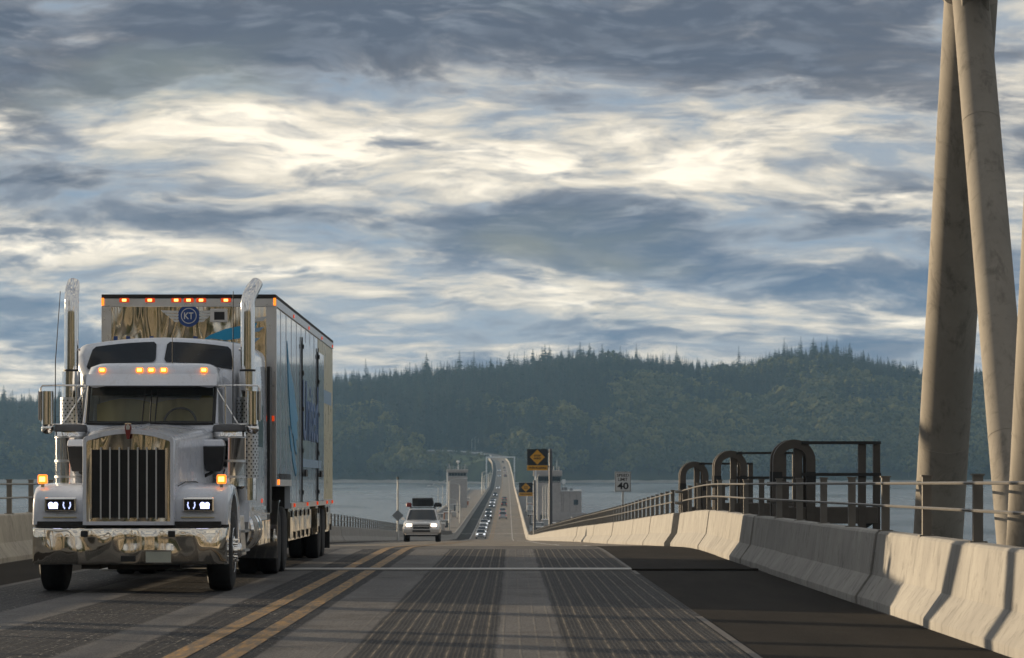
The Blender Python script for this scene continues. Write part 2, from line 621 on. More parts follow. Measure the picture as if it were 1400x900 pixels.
def paint(name, col, under, wear=(0.42, 0.62)):
    m_, N, b = mat(name)
    tc = N.n('ShaderNodeTexCoord').outputs['Object']
    mp = N.n('ShaderNodeMapping')
    N.put(mp.inputs[0], tc)
    mp.inputs['Scale'].default_value = (1.0, 0.10, 1.0)
    f = N.noise(mp.outputs[0], 16, 5, 0.7)
    f2 = N.noise(tc, 45, 4, 0.7)
    w = N.maprange(N.m('ADD', N.m('MULTIPLY', f, 0.7), N.m('MULTIPLY', f2, 0.3)), wear[0], wear[1], 0, 1)
    N.put(b.inputs['Base Color'], N.mix(w, col, under))
    b.inputs['Roughness'].default_value = 0.6
    bump(N, b, f2, 0.4, 0.01)
    return m_


M['yellow_line'] = paint('yellow_line', (0.40, 0.20, 0.018), (0.10, 0.062, 0.022), (0.36, 0.55))
M['white_line'] = paint('white_line', (0.55, 0.53, 0.49), (0.20, 0.18, 0.155))
M['white_worn'] = paint('white_worn', (0.13, 0.12, 0.10), (0.06, 0.05, 0.042), (0.36, 0.50))


def deck_mat():
    """worn bridge deck: dark ribbed wheel tracks, paler strips between, sun glints painted as pale specks in the left lane"""
    m_, N, b = mat('worn_deck')
    tc = N.n('ShaderNodeTexCoord').outputs['Object']
    x, y, z = N.sep(tc)
    ed = N.noise(N.xyz(N.m('MULTIPLY', x, 7.0), N.m('MULTIPLY', y, 0.35), 0.0), 1.0, 6, 0.7)
    xs = N.m('ADD', x, N.m('MULTIPLY', N.m('SUBTRACT', ed, 0.5), 0.10))
    dark = None
    for (lo, hi, k) in ((-6.75, -5.45, .85), (-4.75, -3.62, .9), (-3.14, -2.02, 1.0), (-1.31, -0.13, 1.0), (0.44, 1.30, 1.0), (1.25, 2.2, 1.0)):
        q = N.m('MULTIPLY', N.m('MULTIPLY', N.maprange(xs, lo - .025, lo + .025, 0, 1, True), N.maprange(xs, hi - .025, hi + .025, 1, 0, True)), k)
        dark = q if dark is None else N.m('MAXIMUM', dark, q)
    agg = N.noise(tc, 42, 3, 0.75)
    blot = N.noise(N.xyz(x, N.m('MULTIPLY', y, .15), 1.0), 1.6, 6, .65)
    oil = N.noise(tc, .7, 6, .65)
    lite = N.mix(N.maprange(blot, .3, .7, 0, 1), (0.135, 0.131, 0.130), (0.215, 0.207, 0.20))
    lite = N.mix(N.maprange(oil, .52, .70, 0, .55), lite, (0.065, 0.058, 0.052))
    drk = N.mix(N.maprange(blot, .3, .7, 0, 1), (0.016, 0.0175, 0.022), (0.034, 0.036, 0.041))
    c = N.mix(N.m('MULTIPLY', dark, N.maprange(oil, .3, .7, 1.0, .82)), lite, drk)
    c = N.mix(N.maprange(agg, .35, .7, 0, .55), c, (0.02, 0.019, 0.018))
    # worn ribs, their light glints mixed in as pale lines
    pitch = 0.148
    wob = N.noise(N.xyz(N.m('MULTIPLY', x, 2.0), N.m('MULTIPLY', y, 0.8), 0.0), 1.0, 4, 0.65)
    xx = N.m('ADD', x, N.m('MULTIPLY', N.m('SUBTRACT', wob, 0.5), pitch * 0.20))
    tri = N.m('ABSOLUTE', N.m('SUBTRACT', N.m('FRACT', N.m('DIVIDE', xx, pitch)), 0.5))
    rib = N.maprange(tri, 0.02, 0.11, 1.0, 0.0, True)
    tri2 = N.m('ABSOLUTE', N.m('SUBTRACT', N.m('FRACT', N.m('DIVIDE', xx, pitch / 4)), 0.5))
    rib2 = N.m('MULTIPLY', N.maprange(tri2, 0.05, 0.3, 1.0, 0.0, True), .16)
    brk = N.noise(N.xyz(N.m('MULTIPLY', x, 11.0), N.m('MULTIPLY', y, 1.6), 0.0), 1.0, 6, 0.78)
    rib = N.m('MULTIPLY', rib, N.maprange(brk, 0.36, 0.60, 0.05, 1.0))
    rightl = N.maprange(x, -1.6, -1.3, .30, 1.0)
    rib = N.m('MULTIPLY', N.m('MAXIMUM', rib, N.m('MULTIPLY', rib2, dark)), N.m('MULTIPLY', rightl, N.maprange(dark, 0, 1, .35, 1.0)))
    c = N.mix(N.m('MULTIPLY', rib, .85), c, (0.24, 0.21, 0.17))
    # sun glints on the grit, painted as pale specks
    glints = N.n('ShaderNodeTexVoronoi')
    N.put(glints.inputs['Vector'], tc)
    glints.inputs['Scale'].default_value = 17.0
    pick = N.m('MULTIPLY', N.m('LESS_THAN', glints.outputs['Distance'], 0.24), N.m('GREATER_THAN', N.sep(glints.outputs['Color'])[0], 0.72))
    pick = N.m('MULTIPLY', N.m('MULTIPLY', pick, dark), N.maprange(x, -2.2, -1.9, 1.0, 0.12))
    pick = N.m('MULTIPLY', pick, N.maprange(N.noise(tc, .5, 4, .6), .42, .58, 0, 1))
    c = N.mix(pick, c, (0.62, 0.58, 0.50))
    N.put(b.inputs['Base Color'], c)
    N.put(b.inputs['Roughness'], N.maprange(agg, .35, .65, .45, .8))
    b.inputs['Specular IOR Level'].default_value = 0.06
    h = N.m('ADD', N.m('ADD', N.m('MULTIPLY', rib, 1.1), agg), N.m('MULTIPLY', pick, .8))
    bump(N, b, h, .8, 0.018)
    return m_


M['deck'] = deck_mat()


def water_mat():
    m_, N, b = mat('water')
    tc = N.n('ShaderNodeTexCoord').outputs['Object']
    b.inputs['Base Color'].default_value = (0.055, 0.085, 0.105, 1)
    wind = N.noise(N.xyz(N.m('MULTIPLY', N.sep(tc)[0], .006), N.m('MULTIPLY', N.sep(tc)[1], .0022), 0.0), 1.0, 6, .65, .4)
    N.put(b.inputs['Roughness'], N.maprange(wind, .38, .62, .06, .34))
    b.inputs['IOR'].default_value = 1.33
    mp = N.n('ShaderNodeMapping')
    N.put(mp.inputs[0], tc)
    mp.inputs['Scale'].default_value = (0.5, 0.30, 1.0)
    h1 = N.noise(mp.outputs[0], 0.75, 6, 0.68)
    h2 = N.noise(tc, 0.045, 4, 0.6)
    bump(N, b, N.m('ADD', h1, N.m('MULTIPLY', h2, 2.0)), 1.0, 0.85)
    return m_


M['water'] = water_mat()


def leaf(name, lo, hi, rough=0.85):
    m_, N, b = mat(name)
    oi = N.n('ShaderNodeObjectInfo').outputs['Random']
    tc = N.n('ShaderNodeTexCoord').outputs['Object']
    f = N.noise(tc, 0.45, 3, 0.6)
    k = N.m('ADD', N.m('MULTIPLY', N.m('POWER', oi, 1.8), 0.85), N.m('MULTIPLY', f, 0.35), clamp=True)
    N.put(b.inputs['Base Color'], N.mix(k, lo, hi))
    b.inputs['Roughness'].default_value = rough
    b.inputs['Specular IOR Level'].default_value = 0.15
    return m_


M['fir'] = leaf('fir_needles', (0.012, 0.021, 0.016), (0.028, 0.042, 0.024))
M['broad'] = leaf('broad_leaves', (0.030, 0.046, 0.018), (0.155, 0.15, 0.05))
M['pale_leaf'] = leaf('pale_leaves', (0.15, 0.15, 0.055), (0.22, 0.21, 0.085))
M['bark'] = simple('bark', (0.06, 0.045, 0.033), 0.9, var=0.3)
def soil_mat():
    m_, N, b = mat('soil')
    tc = N.n('ShaderNodeTexCoord').outputs['Object']
    x, y, z = N.sep(tc)
    n1 = N.noise(tc, .05, 5, .6)
    c = N.mix(n1, (0.03, 0.036, 0.018), (0.06, 0.062, 0.032))
    gx = N.m('DIVIDE', N.m('ADD', x, 20.0), 48.0)
    gy = N.m('DIVIDE', N.m('SUBTRACT', y, 2680.0), 75.0)
    r2 = N.m('ADD', N.m('MULTIPLY', gx, gx), N.m('MULTIPLY', gy, gy))
    g = N.m('MULTIPLY', N.maprange(r2, .15, .8, 1, 0), N.maprange(N.noise(tc, .09, 4, .6), .35, .6, .25, 1))
    N.put(b.inputs['Base Color'], N.mix(g, c, (0.11, 0.13, 0.05)))
    b.inputs['Roughness'].default_value = .95
    b.inputs['Specular IOR Level'].default_value = .1
    return m_


M['soil'] = soil_mat()
M['grass'] = simple('grass_bank', (0.13, 0.16, 0.055), 0.9, var=0.35, scale=0.08)
M['beach'] = simple('beach', (0.36, 0.34, 0.31), 0.9, var=0.4, scale=0.1)


# ================================================================== road path
def pchip(pts):
    xs = [p[0] for p in pts]; ys = [p[1] for p in pts]
    n = len(xs)
    d = [(ys[i + 1] - ys[i]) / (xs[i + 1] - xs[i]) for i in range(n - 1)]
    m_ = [d[0]] + [0 if d[i - 1] * d[i] <= 0 else 2 * d[i - 1] * d[i] / (d[i - 1] + d[i]) for i in range(1, n - 1)] + [d[-1]]

    def f(x):
        if x <= xs[0]: return ys[0] + m_[0] * (x - xs[0])
        if x >= xs[-1]: return ys[-1] + m_[-1] * (x - xs[-1])
        i = 0
        while x > xs[i + 1]: i += 1
        h = xs[i + 1] - xs[i]
        s = (x - xs[i]) / h
        return ((1 + 2 * s) * (1 - s) ** 2 * ys[i] + s * (1 - s) ** 2 * h * m_[i] + s * s * (3 - 2 * s) * ys[i + 1] + s * s * (s - 1) * h * m_[i + 1])
    return f


drop = pchip([(-400, -1.56), (0, 1.36), (60, 1.798), (70, 1.874), (82, 2.12), (120, 3.02), (152, 3.76), (170, 4.17), (300, 7.25), (550, 13.1), (600, 14.0),
              (660, 14.12), (1650, 14.10), (1812, 12.7), (2000, 10.4), (2300, 7.4), (2500, 2.4), (2650, -2.3), (2760, -5.5)])
xc = pchip([(-400, -2.4), (0, -2.43), (82, -2.47), (170, -2.75), (310, -3.25), (590, -3.7), (1300, -4.6), (1812, -5.4), (2300, -6.9), (2520, -8.8), (2640, -12.5)])


def zr(y): return CAMZ - drop(y)
def hw(y): return 6.38 if y < 82 else 6.2
def P(px, py, D): return Vector(((px - 700) / F * D, D, CAMZ + (HOR - py) / F * D))


def ysteps(a, b):
    out = [a]
    y = a
    while y < b - 1e-6:
        st = 2.0 if y < 110 else (5.0 if y < 700 else 20.0)
        y = min(b, y + st)
        out.append(y)
    return out


def strip(name, mat_, a, b, x0, x1, lift, parent=None, rel=True, thick=0.0, conf=None):
    """road-following sheet between lateral offsets x0..x1 (relative to the yellow centre line)"""
    mb = MB()
    ys = ysteps(a, b)
    rings = []
    for y in ys:
        c = xc(y)
        lo, hi = (x0(y) if callable(x0) else x0), (x1(y) if callable(x1) else x1)
        z = zr(y) + lift
        if thick > 0:
            rings.append([(c + lo, y, z), (c + hi, y, z), (c + hi, y, z - thick), (c + lo, y, z - thick)])
        else:
            rings.append([(c + lo, y, z), (c + hi, y, z)])
    mb.loft(rings, thick > 0, thick > 0, thick > 0)
    return mb.build(name, mat_, parent)


# ------------------------------------------------------------------ water, road
mb = MB(); mb.add([(-2600, -900, 0), (2600, -900, 0), (2600, 2900, 0), (-2600, 2900, 0)], [(0, 1, 2, 3)])
tag(mb.build('water', M['water']), kind='structure')

road = strip('road', M['road_conc'], -300, 84, lambda y: -hw(y) - 0.62, lambda y: hw(y) + 0.62, 0.0, thick=0.9)
tag(road, kind='structure')
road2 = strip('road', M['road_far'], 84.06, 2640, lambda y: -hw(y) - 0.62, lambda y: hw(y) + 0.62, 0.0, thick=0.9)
tag(road2, kind='structure')

L1, L2 = 0.004, 0.008
X0 = 2.44      # camera-line offset of the centre line near the viewer


def rs(name, m_, a, b, x0, x1, lift, par=road):     # offsets given from the camera line
    return strip(name, M[m_], a, b, x0 + X0, x1 + X0, lift, par)


rs('worn_deck', 'deck', 18, 70, -6.85, 1.95, L1)
rs('shoulder', 'shoulder', -60, 83.9, 1.952, 3.92, L1)
rs('shoulder', 'shoulder', -60, 83.9, -8.75, -6.90, L1)
rs('yellow_line', 'yellow_line', -40, 83.9, -2.74, -2.56, L2)
rs('yellow_line', 'yellow_line', -40, 83.9, -2.32, -2.14, L2)
rs('edge_line', 'white_worn', 18, 34, 1.88, 1.95, L2 + 0.002)
rs('edge_line', 'white_worn', 50, 83, 1.88, 1.95, L2 + 0.002)
for (ya, m_, x0, x1) in ((52.3, 'joint', -6.5, 1.9), (52.302, 'shoulder', 1.905, 3.9)):
    strip('expansion_joint', M[m_], ya, ya + 0.55, x0 + X0, x1 + X0, L2 + 0.028, road, thick=0.025)
strip('expansion_joint', M['joint_dark'], 83.9, 84.1, -6.3, 6.3, 0.003, road)

ys_l = [84.1, 300, 590]
strip('yellow_line', M['yellow_line'], 84.15, 2630, lambda y: -0.30, lambda y: -0.12, L1, road2)
strip('yellow_line', M['yellow_line'], 84.15, 2630, lambda y: 0.12, lambda y: 0.30, L1, road2)
strip('edge_line', M['white_line'], 84.15, 2630, lambda y: 4.35 if y < 90 else 3.7, lambda y: 4.47 if y < 90 else 3.84, L1, road2)
strip('edge_line', M['white_line'], 84.15, 2630, lambda y: -4.4 if y < 90 else -3.88, lambda y: -4.28 if y < 90 else -3.74, L1, road2)
strip('shoulder', M['shoulder_shade'], 92, 2630, -6.15, -3.9, L1, road2)  # left shoulder darkened by colour to stand for the barrier's shade
for k, y in enumerate((330, 470, 585, 640, 690, 745, 800, 870, 960, 1060, 1180, 1320, 1500, 1700)):
    strip('expansion_joint', M['joint_dark'] if k % 3 else M['joint'], y, y + 0.9, -6.1, 6.15, L2, road2)

# ------------------------------------------------------------------ barriers
BPROF = [(0.0, -0.02), (0.0, 0.085), (0.17, 0.33), (0.235, 0.80), (0.26, 0.83), (0.43, 0.83), (0.455, 0.80), (0.50, -0.02)]


def barrier_piece(s, ya, yb, step, parent, jig=0.0, name='barrier_segment', ht=1.0):
    mb = MB()
    n = max(1, int(math.ceil((yb - ya) / step)))
    rings = []
    for i in range(n + 1):
        y = ya + (yb - ya) * i / n
        c = xc(y); z = zr(y)
        rings.append([(c + s * (hw(y) + o + jig), y, z + h * ht) for o, h in BPROF])
    mb.loft(rings, True, True, True)
    return mb.build(name, M['barrier'], parent, bevel=0.012 if yb < 180 else 0, smooth=12)


rnd = random.Random(3)
for s, nm, lab in ((1, 'near', 'weathered concrete barrier along the right shoulder under the steel tubes, half in shade'),
                   (-1, 'near', 'concrete barrier on the far left edge behind the white truck')):
    root = empty('concrete_barrier', (0, 0, 0), label=lab, cat='barrier')
    joints = [-60, -40, -20, 0, 12.4, 18.8, 25.2, 31.6, 38.0, 44.4, 50.8, 57.2, 63.6, 70.0, 76.4, 82.0]
    for a, b in zip(joints[:-1], joints[1:]):
        barrier_piece(s, a + 0.012, b - 0.012, 2.0, root, rnd.uniform(-0.025, 0.025))
for s, lab in ((1, 'sunlit golden concrete barrier descending the right side beyond the gap'),
               (-1, 'shaded concrete barrier descending the left side behind the pale off-road car')):
    root = empty('concrete_barrier', (0, 0, 0), label=lab, cat='barrier')
    y = 82.16
    while y < 180:
        barrier_piece(s, y + 0.01, y + 6.38, 2.0, root, rnd.uniform(-0.015, 0.015) + (0.03 if s > 0 else 0))
        y += 6.4
    while y < 560:
        barrier_piece(s, y, y + 31.98, 4.0, root)
        y += 32
    while y < 2600:
        barrier_piece(s, y, min(2630, y + 119.9), 20.0, root, ht=1.35)
        y += 120


# ------------------------------------------------------------------ railings on the barriers
def railing(name, s, ya, yb, pitch, lab, skip=None, off=0.345, post=(0.09, 0.08), top=0.62, rr=0.016, mats=('post_metal', 'rail_metal')):
    root = empty(name, (0, 0, 0), label=lab, cat='railing')
    y = ya
    while y <= yb + 1e-6:
        if not (skip and skip(y)):
            c = xc(y) + s * (hw(y) + off); z = zr(y) + 0.825
            mb = MB()
            mb.box((c, y, z + top / 2), (post[0], post[1], top))
            mb.box((c, y, z + 0.008), (post[0] + 0.07, post[1] + 0.07, 0.016))
            mb.box((c, y, z + top + 0.008), (post[0] + 0.03, post[1] + 0.02, 0.016))
            mb.build('post', M[mats[0]], root)
        y += pitch
    for h in (top - 0.07, top * 0.48):
        mb = MB()
        pts = []
        yy = ya - pitch * 0.4
        while yy < yb + pitch * 0.4:
            pts.append((xc(yy) + s * (hw(yy) + off - post[0] / 2 - rr * 0.8), yy, zr(yy) + 0.825 + h))
            yy += 3.0
        mb.pipe(pts, rr, 6)
        mb.build('rail', M[mats[1]], root, smooth=50)
    return root


railing('guard_railing', 1, -22.0, 81.0, 3.75, 'two-rail steel railing on the near right barrier in front of the tubes')
railing('guard_railing', 1, 84.0, 560, 2.9, 'long steel railing on the sunlit right barrier beside the speed sign', top=0.58)
railing('guard_railing', -1, -22, 81.0, 2.75, 'steel railing on the left barrier beside the truck')
railing('guard_railing', -1, 84, 560, 3.6, 'dark steel railing on the shaded left barrier behind the truck')

# ------------------------------------------------------------------ truss of big tubes
def tubes(sgn, X, tag_lab):
    root = empty('truss_frame', (X, 35.4, zr(35.4)), label=tag_lab, cat='bridge truss')
    loc = root.location

    def rel(x, y, z): return Vector((x, y, z)) - loc
    panel = 6.4
    ytop = 35.35 if sgn > 0 else 39.6
    y_end = ytop
    H = 6.55
    k = 0
    while ytop > -30:
        ybf, ybn = ytop + (3.45 if k == 0 else 2.5), ytop - 4.15
        mats_ = M['tube_paint']
        rf, rn = (0.285, 0.195)
        zt = zr(ytop) + H
        for (yb, r_, dx_) in ((ybf, rf, 0.02), (ybn, rn, -0.02)):
            zb = zr(yb) - 0.55
            a = rel(X + dx_, yb, zb); b = rel(X + dx_, ytop + (0.10 if yb > ytop else -0.16), zt)
            mb = MB()
            mb.tube(a, b, r_, r_, 40)
            o = mb.build('diagonal_tube', mats_, root, smooth=40)
            for f_ in (0.335, 0.80):     # weld bands
                p = a.lerp(b, f_); d = (b - a).normalized()
                MB().tube(p - d * 0.012, p + d * 0.012, r_ + 0.003, r_ + 0.003, 40).build('weld_band', mats_, o, smooth=40)
        # gusset at the top node
        mb = MB(); mb.box(rel(X, ytop, zt + 0.05), (0.30, 0.85, 0.5)); mb.build('gusset', mats_, root, bevel=0.03)
        ytop -= panel
        k += 1
    mb = MB(); mb.tube(rel(X, y_end + .55, zr(y_end) + H + 0.25), rel(X, -30, zr(-30) + H + 0.25), 0.30, 0.30, 24)
    mb.build('top_chord', M['tube_paint'], root, smooth=40)
    mb = MB(); mb.tube(rel(X, y_end + 4.2, zr(y_end + 2.6) - 0.62), rel(X, -34, zr(-34) - 0.62), 0.33, 0.33, 24)
    mb.build('bottom_chord', M['tube_paint'], root, smooth=40)
    mb = MB()
    for yb in (38.6, 31.3, 24.9):
        mb.box(rel(X - sgn * 0.42, yb, zr(yb) - 0.7), (0.95, 0.3, 0.3))
    mb.build('bracket', M['tube_paint'], root)


tubes(1, 4.89, 'pair of huge beige steel truss tubes rising beside the right barrier')
tubes(-1, -9.88, 'steel truss tubes standing left of the road opposite the right pair')


# ------------------------------------------------------------------ arched steel stanchions outside the right barrier
def arch_frame(yc, label):
    X = xc(yc) + hw(yc) + 0.50
    z0 = zr(yc)
    root = empty('arched_stanchion', (X, yc, z0), label=label, cat='steel frame', group='arched steel frames beside the right barrier')
    w, top, dp, th = 0.72, 2.13, 0.55, 0.15

    def hoop(x0, y0, name):
        path = [(x0, 0.0)]
        r_ = w / 2
        path = [(x0, -0.35), (x0, top - r_)] + [(x0 + r_ - r_ * math.cos(a), top - r_ + r_ * math.sin(a)) for a in [math.pi * i / 14 for i in range(1, 14)]] + [(x0 + w, top - r_), (x0 + w, -0.35)]
        inner = [(x0 + th, -0.35), (x0 + th, top - r_)] + [(x0 + r_ - (r_ - th) * math.cos(a), top - r_ + (r_ - th) * math.sin(a)) for a in [math.pi * i / 14 for i in range(1, 14)]] + [(x0 + w - th, top - r_), (x0 + w - th, -0.35)]
        mb = MB()
        rings = [[(p[0], y0, p[1]), (q[0], y0, q[1]), (q[0], y0 + 0.16, q[1]), (p[0], y0 + 0.16, p[1])] for p, q in zip(path, inner)]
        mb.loft(rings, True, True, True)
        o = mb.build(name, M['steel_brown'], root, smooth=35)
        for xx in (x0, x0 + w - th):
            mb = MB(); mb.b2(xx - 0.006, xx + th + 0.006, y0 - 0.006, y0 + 0.166, 1.40, 1.58)
            mb.build('tape_band', M['steel_tape'], o)
        return o
    hoop(0.0, 0.0, 'hoop'); hoop(0.0, dp, 'hoop')
    # frame running outward
    xo = 1.78
    for (xx, yy, wd) in ((0.36, 0.05, 0.14), (0.54, 0.30, 0.10), (0.40, dp + 0.02, 0.12)):
        MB().b2(xx, xx + wd, yy, yy + 0.12, -0.35, top - 0.02).build('post', M['steel_brown'], root, bevel=0.006)
    for (xx, yy, wd) in ((xo - 0.33, 0.02, 0.13), (xo - 0.02, dp, 0.12)):
        MB().b2(xx, xx + wd, yy, yy + 0.13, 0.05, top - 0.03).build('post', M['steel_brown'], root, bevel=0.006)
    for zz, hh in ((top - 0.03, 0.05), (1.56, 0.05)):
        MB().b2(0.48, xo + 0.05, -0.03, 0.06, zz - hh, zz).build('rail', M['frame_dark'], root)
        MB().b2(0.48, xo + 0.05, dp - 0.03, dp + 0.06, zz - hh, zz).build('rail', M['frame_dark'], root)
    MB().b2(0.1, xo, 0.03, 0.20, 0.70, 0.98).build('girder', M['steel_brown'], root, bevel=0.01)
    MB().b2(0.1, xo, dp, dp + 0.17, 0.70, 0.98).build('girder', M['steel_brown'], root, bevel=0.01)
    mb = MB(); mb.pipe([(xo - 0.06, 0.1, 0.78), (0.75, 0.1, 0.05)], 0.05, 6); mb.pipe([(xo + 0.04, dp + 0.1, 0.78), (0.8, dp + 0.1, 0.05)], 0.05, 6)
    mb.build('brace', M['frame_dark'], root)
    mb = MB(); mb.b2(-0.15, 0.85, -0.1, dp + 0.3, -0.45, -0.36); mb.build('base_plate', M['steel_brown'], root)
    # bolted rail brackets reaching the barrier railing
    for yy in (-0.75, -1.55):
        mb = MB(); mb.b2(-0.02, 0.14, yy, yy + 0.10, -0.4, 1.42); mb.build('side_post', M['steel_brown'], root, bevel=0.005)
        for zz in (1.38, 1.10):
            MB().tube((-0.16, yy + 0.05, zz), (0.20, yy + 0.05, zz), 0.035, 0.035, 10).build('bolt', M['rail_metal'], root, smooth=40)
    return root


arch_frame(56.2, 'nearest and largest brown steel hoop with open frame reaching right')
arch_frame(72.4, 'middle brown steel hoop of the three beside the barrier')
arch_frame(83.4, 'farthest and smallest brown steel hoop at the end of the near barrier')


# ================================================================== the truck
TX, TY = -4.80, 41.4
SLOPE = -0.0073
truck = empty('semi_truck', (TX, TY, zr(TY)), (SLOPE, 0, 0), 'white long-nose semi tractor with chrome bumper, twin exhaust stacks and lit headlights', 'truck')
PT = M['white_paint']


def hood_ring(y, w, zb, zt, r, crown, n=8):
    half = [(w, zb), (w, zb + (zt - crown - r - zb) * 0.5)]
    for i in range(n + 1):
        a = R(90) * i / n
        half.append((w - r + r * math.cos(a), zt - crown - r + r * math.sin(a)))
    for k in (0.66, 0.33, 0.0):
        x = (w - r) * k
        half.append((x, zt - crown * (k ** 2)))
    pts = half + [(-x, z) for x, z in reversed(half[:-1])]
    return [(x, y, z) for x, z in pts]


# hood
mb = MB()
mb.loft([hood_ring(0.16, .565, .90, 2.045, .06, .085), hood_ring(0.22, .572, .90, 2.055, .07, .085), hood_ring(0.8, .61, .95, 2.08, .09, .075),
         hood_ring(1.5, .69, 1.0, 2.115, .11, .065), hood_ring(2.1, .78, 1.0, 2.145, .13, .06), hood_ring(2.60, .88, 1.0, 2.17, .13, .055)], True, True, True)
hood = mb.build('hood', PT, truck, smooth=42)
# radiator grille
gr = MB()
outer = [(x, z) for x, y, z in hood_ring(0, .575, .855, 2.06, .06, .09)]
inner = [(x, z) for x, y, z in hood_ring(0, .525, .90, 2.0, .035, .085)]
gr.loft([[(x, 0.16, z) for x, z in outer], [(x, 0.06, z) for x, z in outer], [(x * .985, 0.03, z) for x, z in outer], [(x, 0.03, z) for x, z in inner], [(x, 0.12, z) for x, z in inner]], True)
gs = gr.build('grille_surround', PT, truck, smooth=35)
mb = MB(); mb.prism([(x, z) for x, z in inner], 'Y', 0.10, 0.13); mb.build('grille_plate', M['wavy_steel'], gs)
mb = MB(); mb.b2(-.462, .462, 0.075, 0.098, .947, 1.80); mb.build('grille_mesh', M['black'], gs)
for i in range(28):
    z = .965 + i * 0.030
    mb = MB(); mb.b2(-.455, .455, 0.066, 0.074, z, z + 0.009); mb.build('grille_slat', M['frame_dark'], gs)
for i in range(7):
    x = -.462 + .924 * (i + 1) / 8
    mb = MB(); mb.b2(x - .009, x + .009, 0.045, 0.065, .93, 1.83); mb.build('grille_bar', M['bar_silver'], gs)
for x in (-.472, .472):
    mb = MB(); mb.b2(x - .012, x + .012, 0.05, 0.10, .93, 1.82); mb.build('grille_bar', M['chrome'], gs)
# badge on the nose
mb = MB(); mb.prism([(-.034, 2.03), (-.044, 2.08), (-.026, 2.115), (.026, 2.115), (.044, 2.08), (.034, 2.03), (.016, 1.93), (-.016, 1.93)], 'Y', -0.005, 0.026)
bd = mb.build('badge', M['red_paint'], gs, bevel=0.004)
mb = MB(); mb.prism([(-.02, 2.05), (-.028, 2.09), (0, 2.12), (.028, 2.09), (.02, 2.05)], 'Y', -0.011, -0.004); mb.build('badge_crest', M['alu'], bd)
mb = MB(); mb.prism([(-.05, 2.117), (-.028, 2.132), (.028, 2.132), (.05, 2.117)], 'Y', -0.004, 0.03); mb.build('badge_rim', M['chrome'], bd)


mb = MB(); mb.pipe([Vector(q) + Vector((0, 0, .004)) for q in hood_ring(2.585, .884, 1.02, 2.172, .13, .055)], .009, 5); mb.build('cowl_seal', M['black'], hood)
for s in (-1, 1):
    mb = MB(); mb.pipe([(s * .60, .26, 1.345), (s * .64, .8, 1.395), (s * .71, 1.5, 1.40), (s * .79, 2.15, 1.30)], .007, 5); mb.build('fender_seam', M['black'], hood)
    mb = MB(); mb.b2(s * .885, s * .915, 2.30, 2.42, 1.22, 1.34); mb.build('hood_latch', M['black'], hood, bevel=0.01)
mb = MB(); mb.pipe([(0, .24, 2.066), (0, .9, 2.092), (0, 1.7, 2.132), (0, 2.55, 2.172)], .008, 5); mb.build('hood_ridge', PT, hood)


# fenders
def fender(s):
    wc, wz = 1.22, 0.53
    op = [(0.20, .86), (0.19, 1.0), (0.20, 1.15), (0.26, 1.26), (0.42, 1.33), (0.75, 1.37), (1.15, 1.385), (1.6, 1.36), (1.95, 1.25), (2.2, 1.05), (2.35, .80)]
    ip = []
    for i in range(len(op)):
        a = R(196) - R(218) * i / (len(op) - 1)
        ip.append((wc + 0.63 * math.cos(a), wz + 0.10 + 0.62 * math.sin(a)))
    ip[0] = (0.45, .86)
    rings = []
    for lx, k in ((.50, 1.0), (1.02, 1.0), (1.12, .985), (1.18, .955), (1.215, .91), (1.225, .85)):
        ring = []
        for (y, z), (yi, zi) in zip(op, ip):
            kk = 1 - k
            ring.append((s * lx, y + (yi - y) * kk * 1.0, z + (zi - z) * kk * 1.25))
        for (y, z) in reversed(ip):
            ring.append((s * lx, y, z))
        rings.append(ring)
    mb = MB()
    mb.loft(rings, True, True, True)
    return mb.build('fender', PT, truck, smooth=40)


for s in (-1, 1):
    fd = fender(s)
    cx_ = s * .865
    mb = MB(); mb.b2(cx_ - .20, cx_ + .20, .135, .25, 1.015, 1.20); hl = mb.build('headlight', M['chrome'], truck, bevel=0.02)
    mb = MB(); mb.b2(cx_ - .175, cx_ + .175, .128, .20, 1.04, 1.178); mb.build('lens_housing', M['black_gloss'], hl)
    ox = s * .085
    mb = MB()
    # lit projector on the outer side, arcs on the inner one
    for k_ in (-1, 1):
        for i in range(4):
            a0 = R(-50 + 25 * i)
            r_ = .045
            mb.box((cx_ - ox + k_ * (r_ * math.cos(a0)), .124, 1.109 + r_ * math.sin(a0) * 1.2), (.014, .006, .024))
    mb.build('light_ring', M['led_dim'], hl)
    mb = MB()
    mb.tube((cx_ + ox - .03, .124, 1.109), (cx_ + ox - .03, .118, 1.109), .034, .034, 14)
    mb.tube((cx_ + ox + .03, .124, 1.112), (cx_ + ox + .03, .118, 1.112), .030, .030, 14)
    mb.box((cx_ + ox, .122, 1.085), (.11, .006, .05))
    mb.build('projector', M['led'], hl)
    # chrome script strip below
    mb = MB(); mb.b2(cx_ - .22, cx_ + .20, .172, .184, .945, .958); mb.build('trim_strip', M['cream_trim_reflection'], fd)
    # turn signal on top
    mb = MB(); mb.b2(s * 1.13 - .06, s * 1.13 + .06, .42, .50, 1.37, 1.49); ts = mb.build('turn_signal', M['amber'], truck, bevel=0.02)
    mb = MB(); mb.b2(s * 1.13 - .035, s * 1.13 + .035, .412, .418, 1.40, 1.46); mb.build('lit_lens', M['amber_hot'], ts)
    mb = MB(); mb.b2(s * 1.13 - .02, s * 1.13 + .02, .44, .48, 1.33, 1.38); mb.build('stalk', M['chrome'], ts)

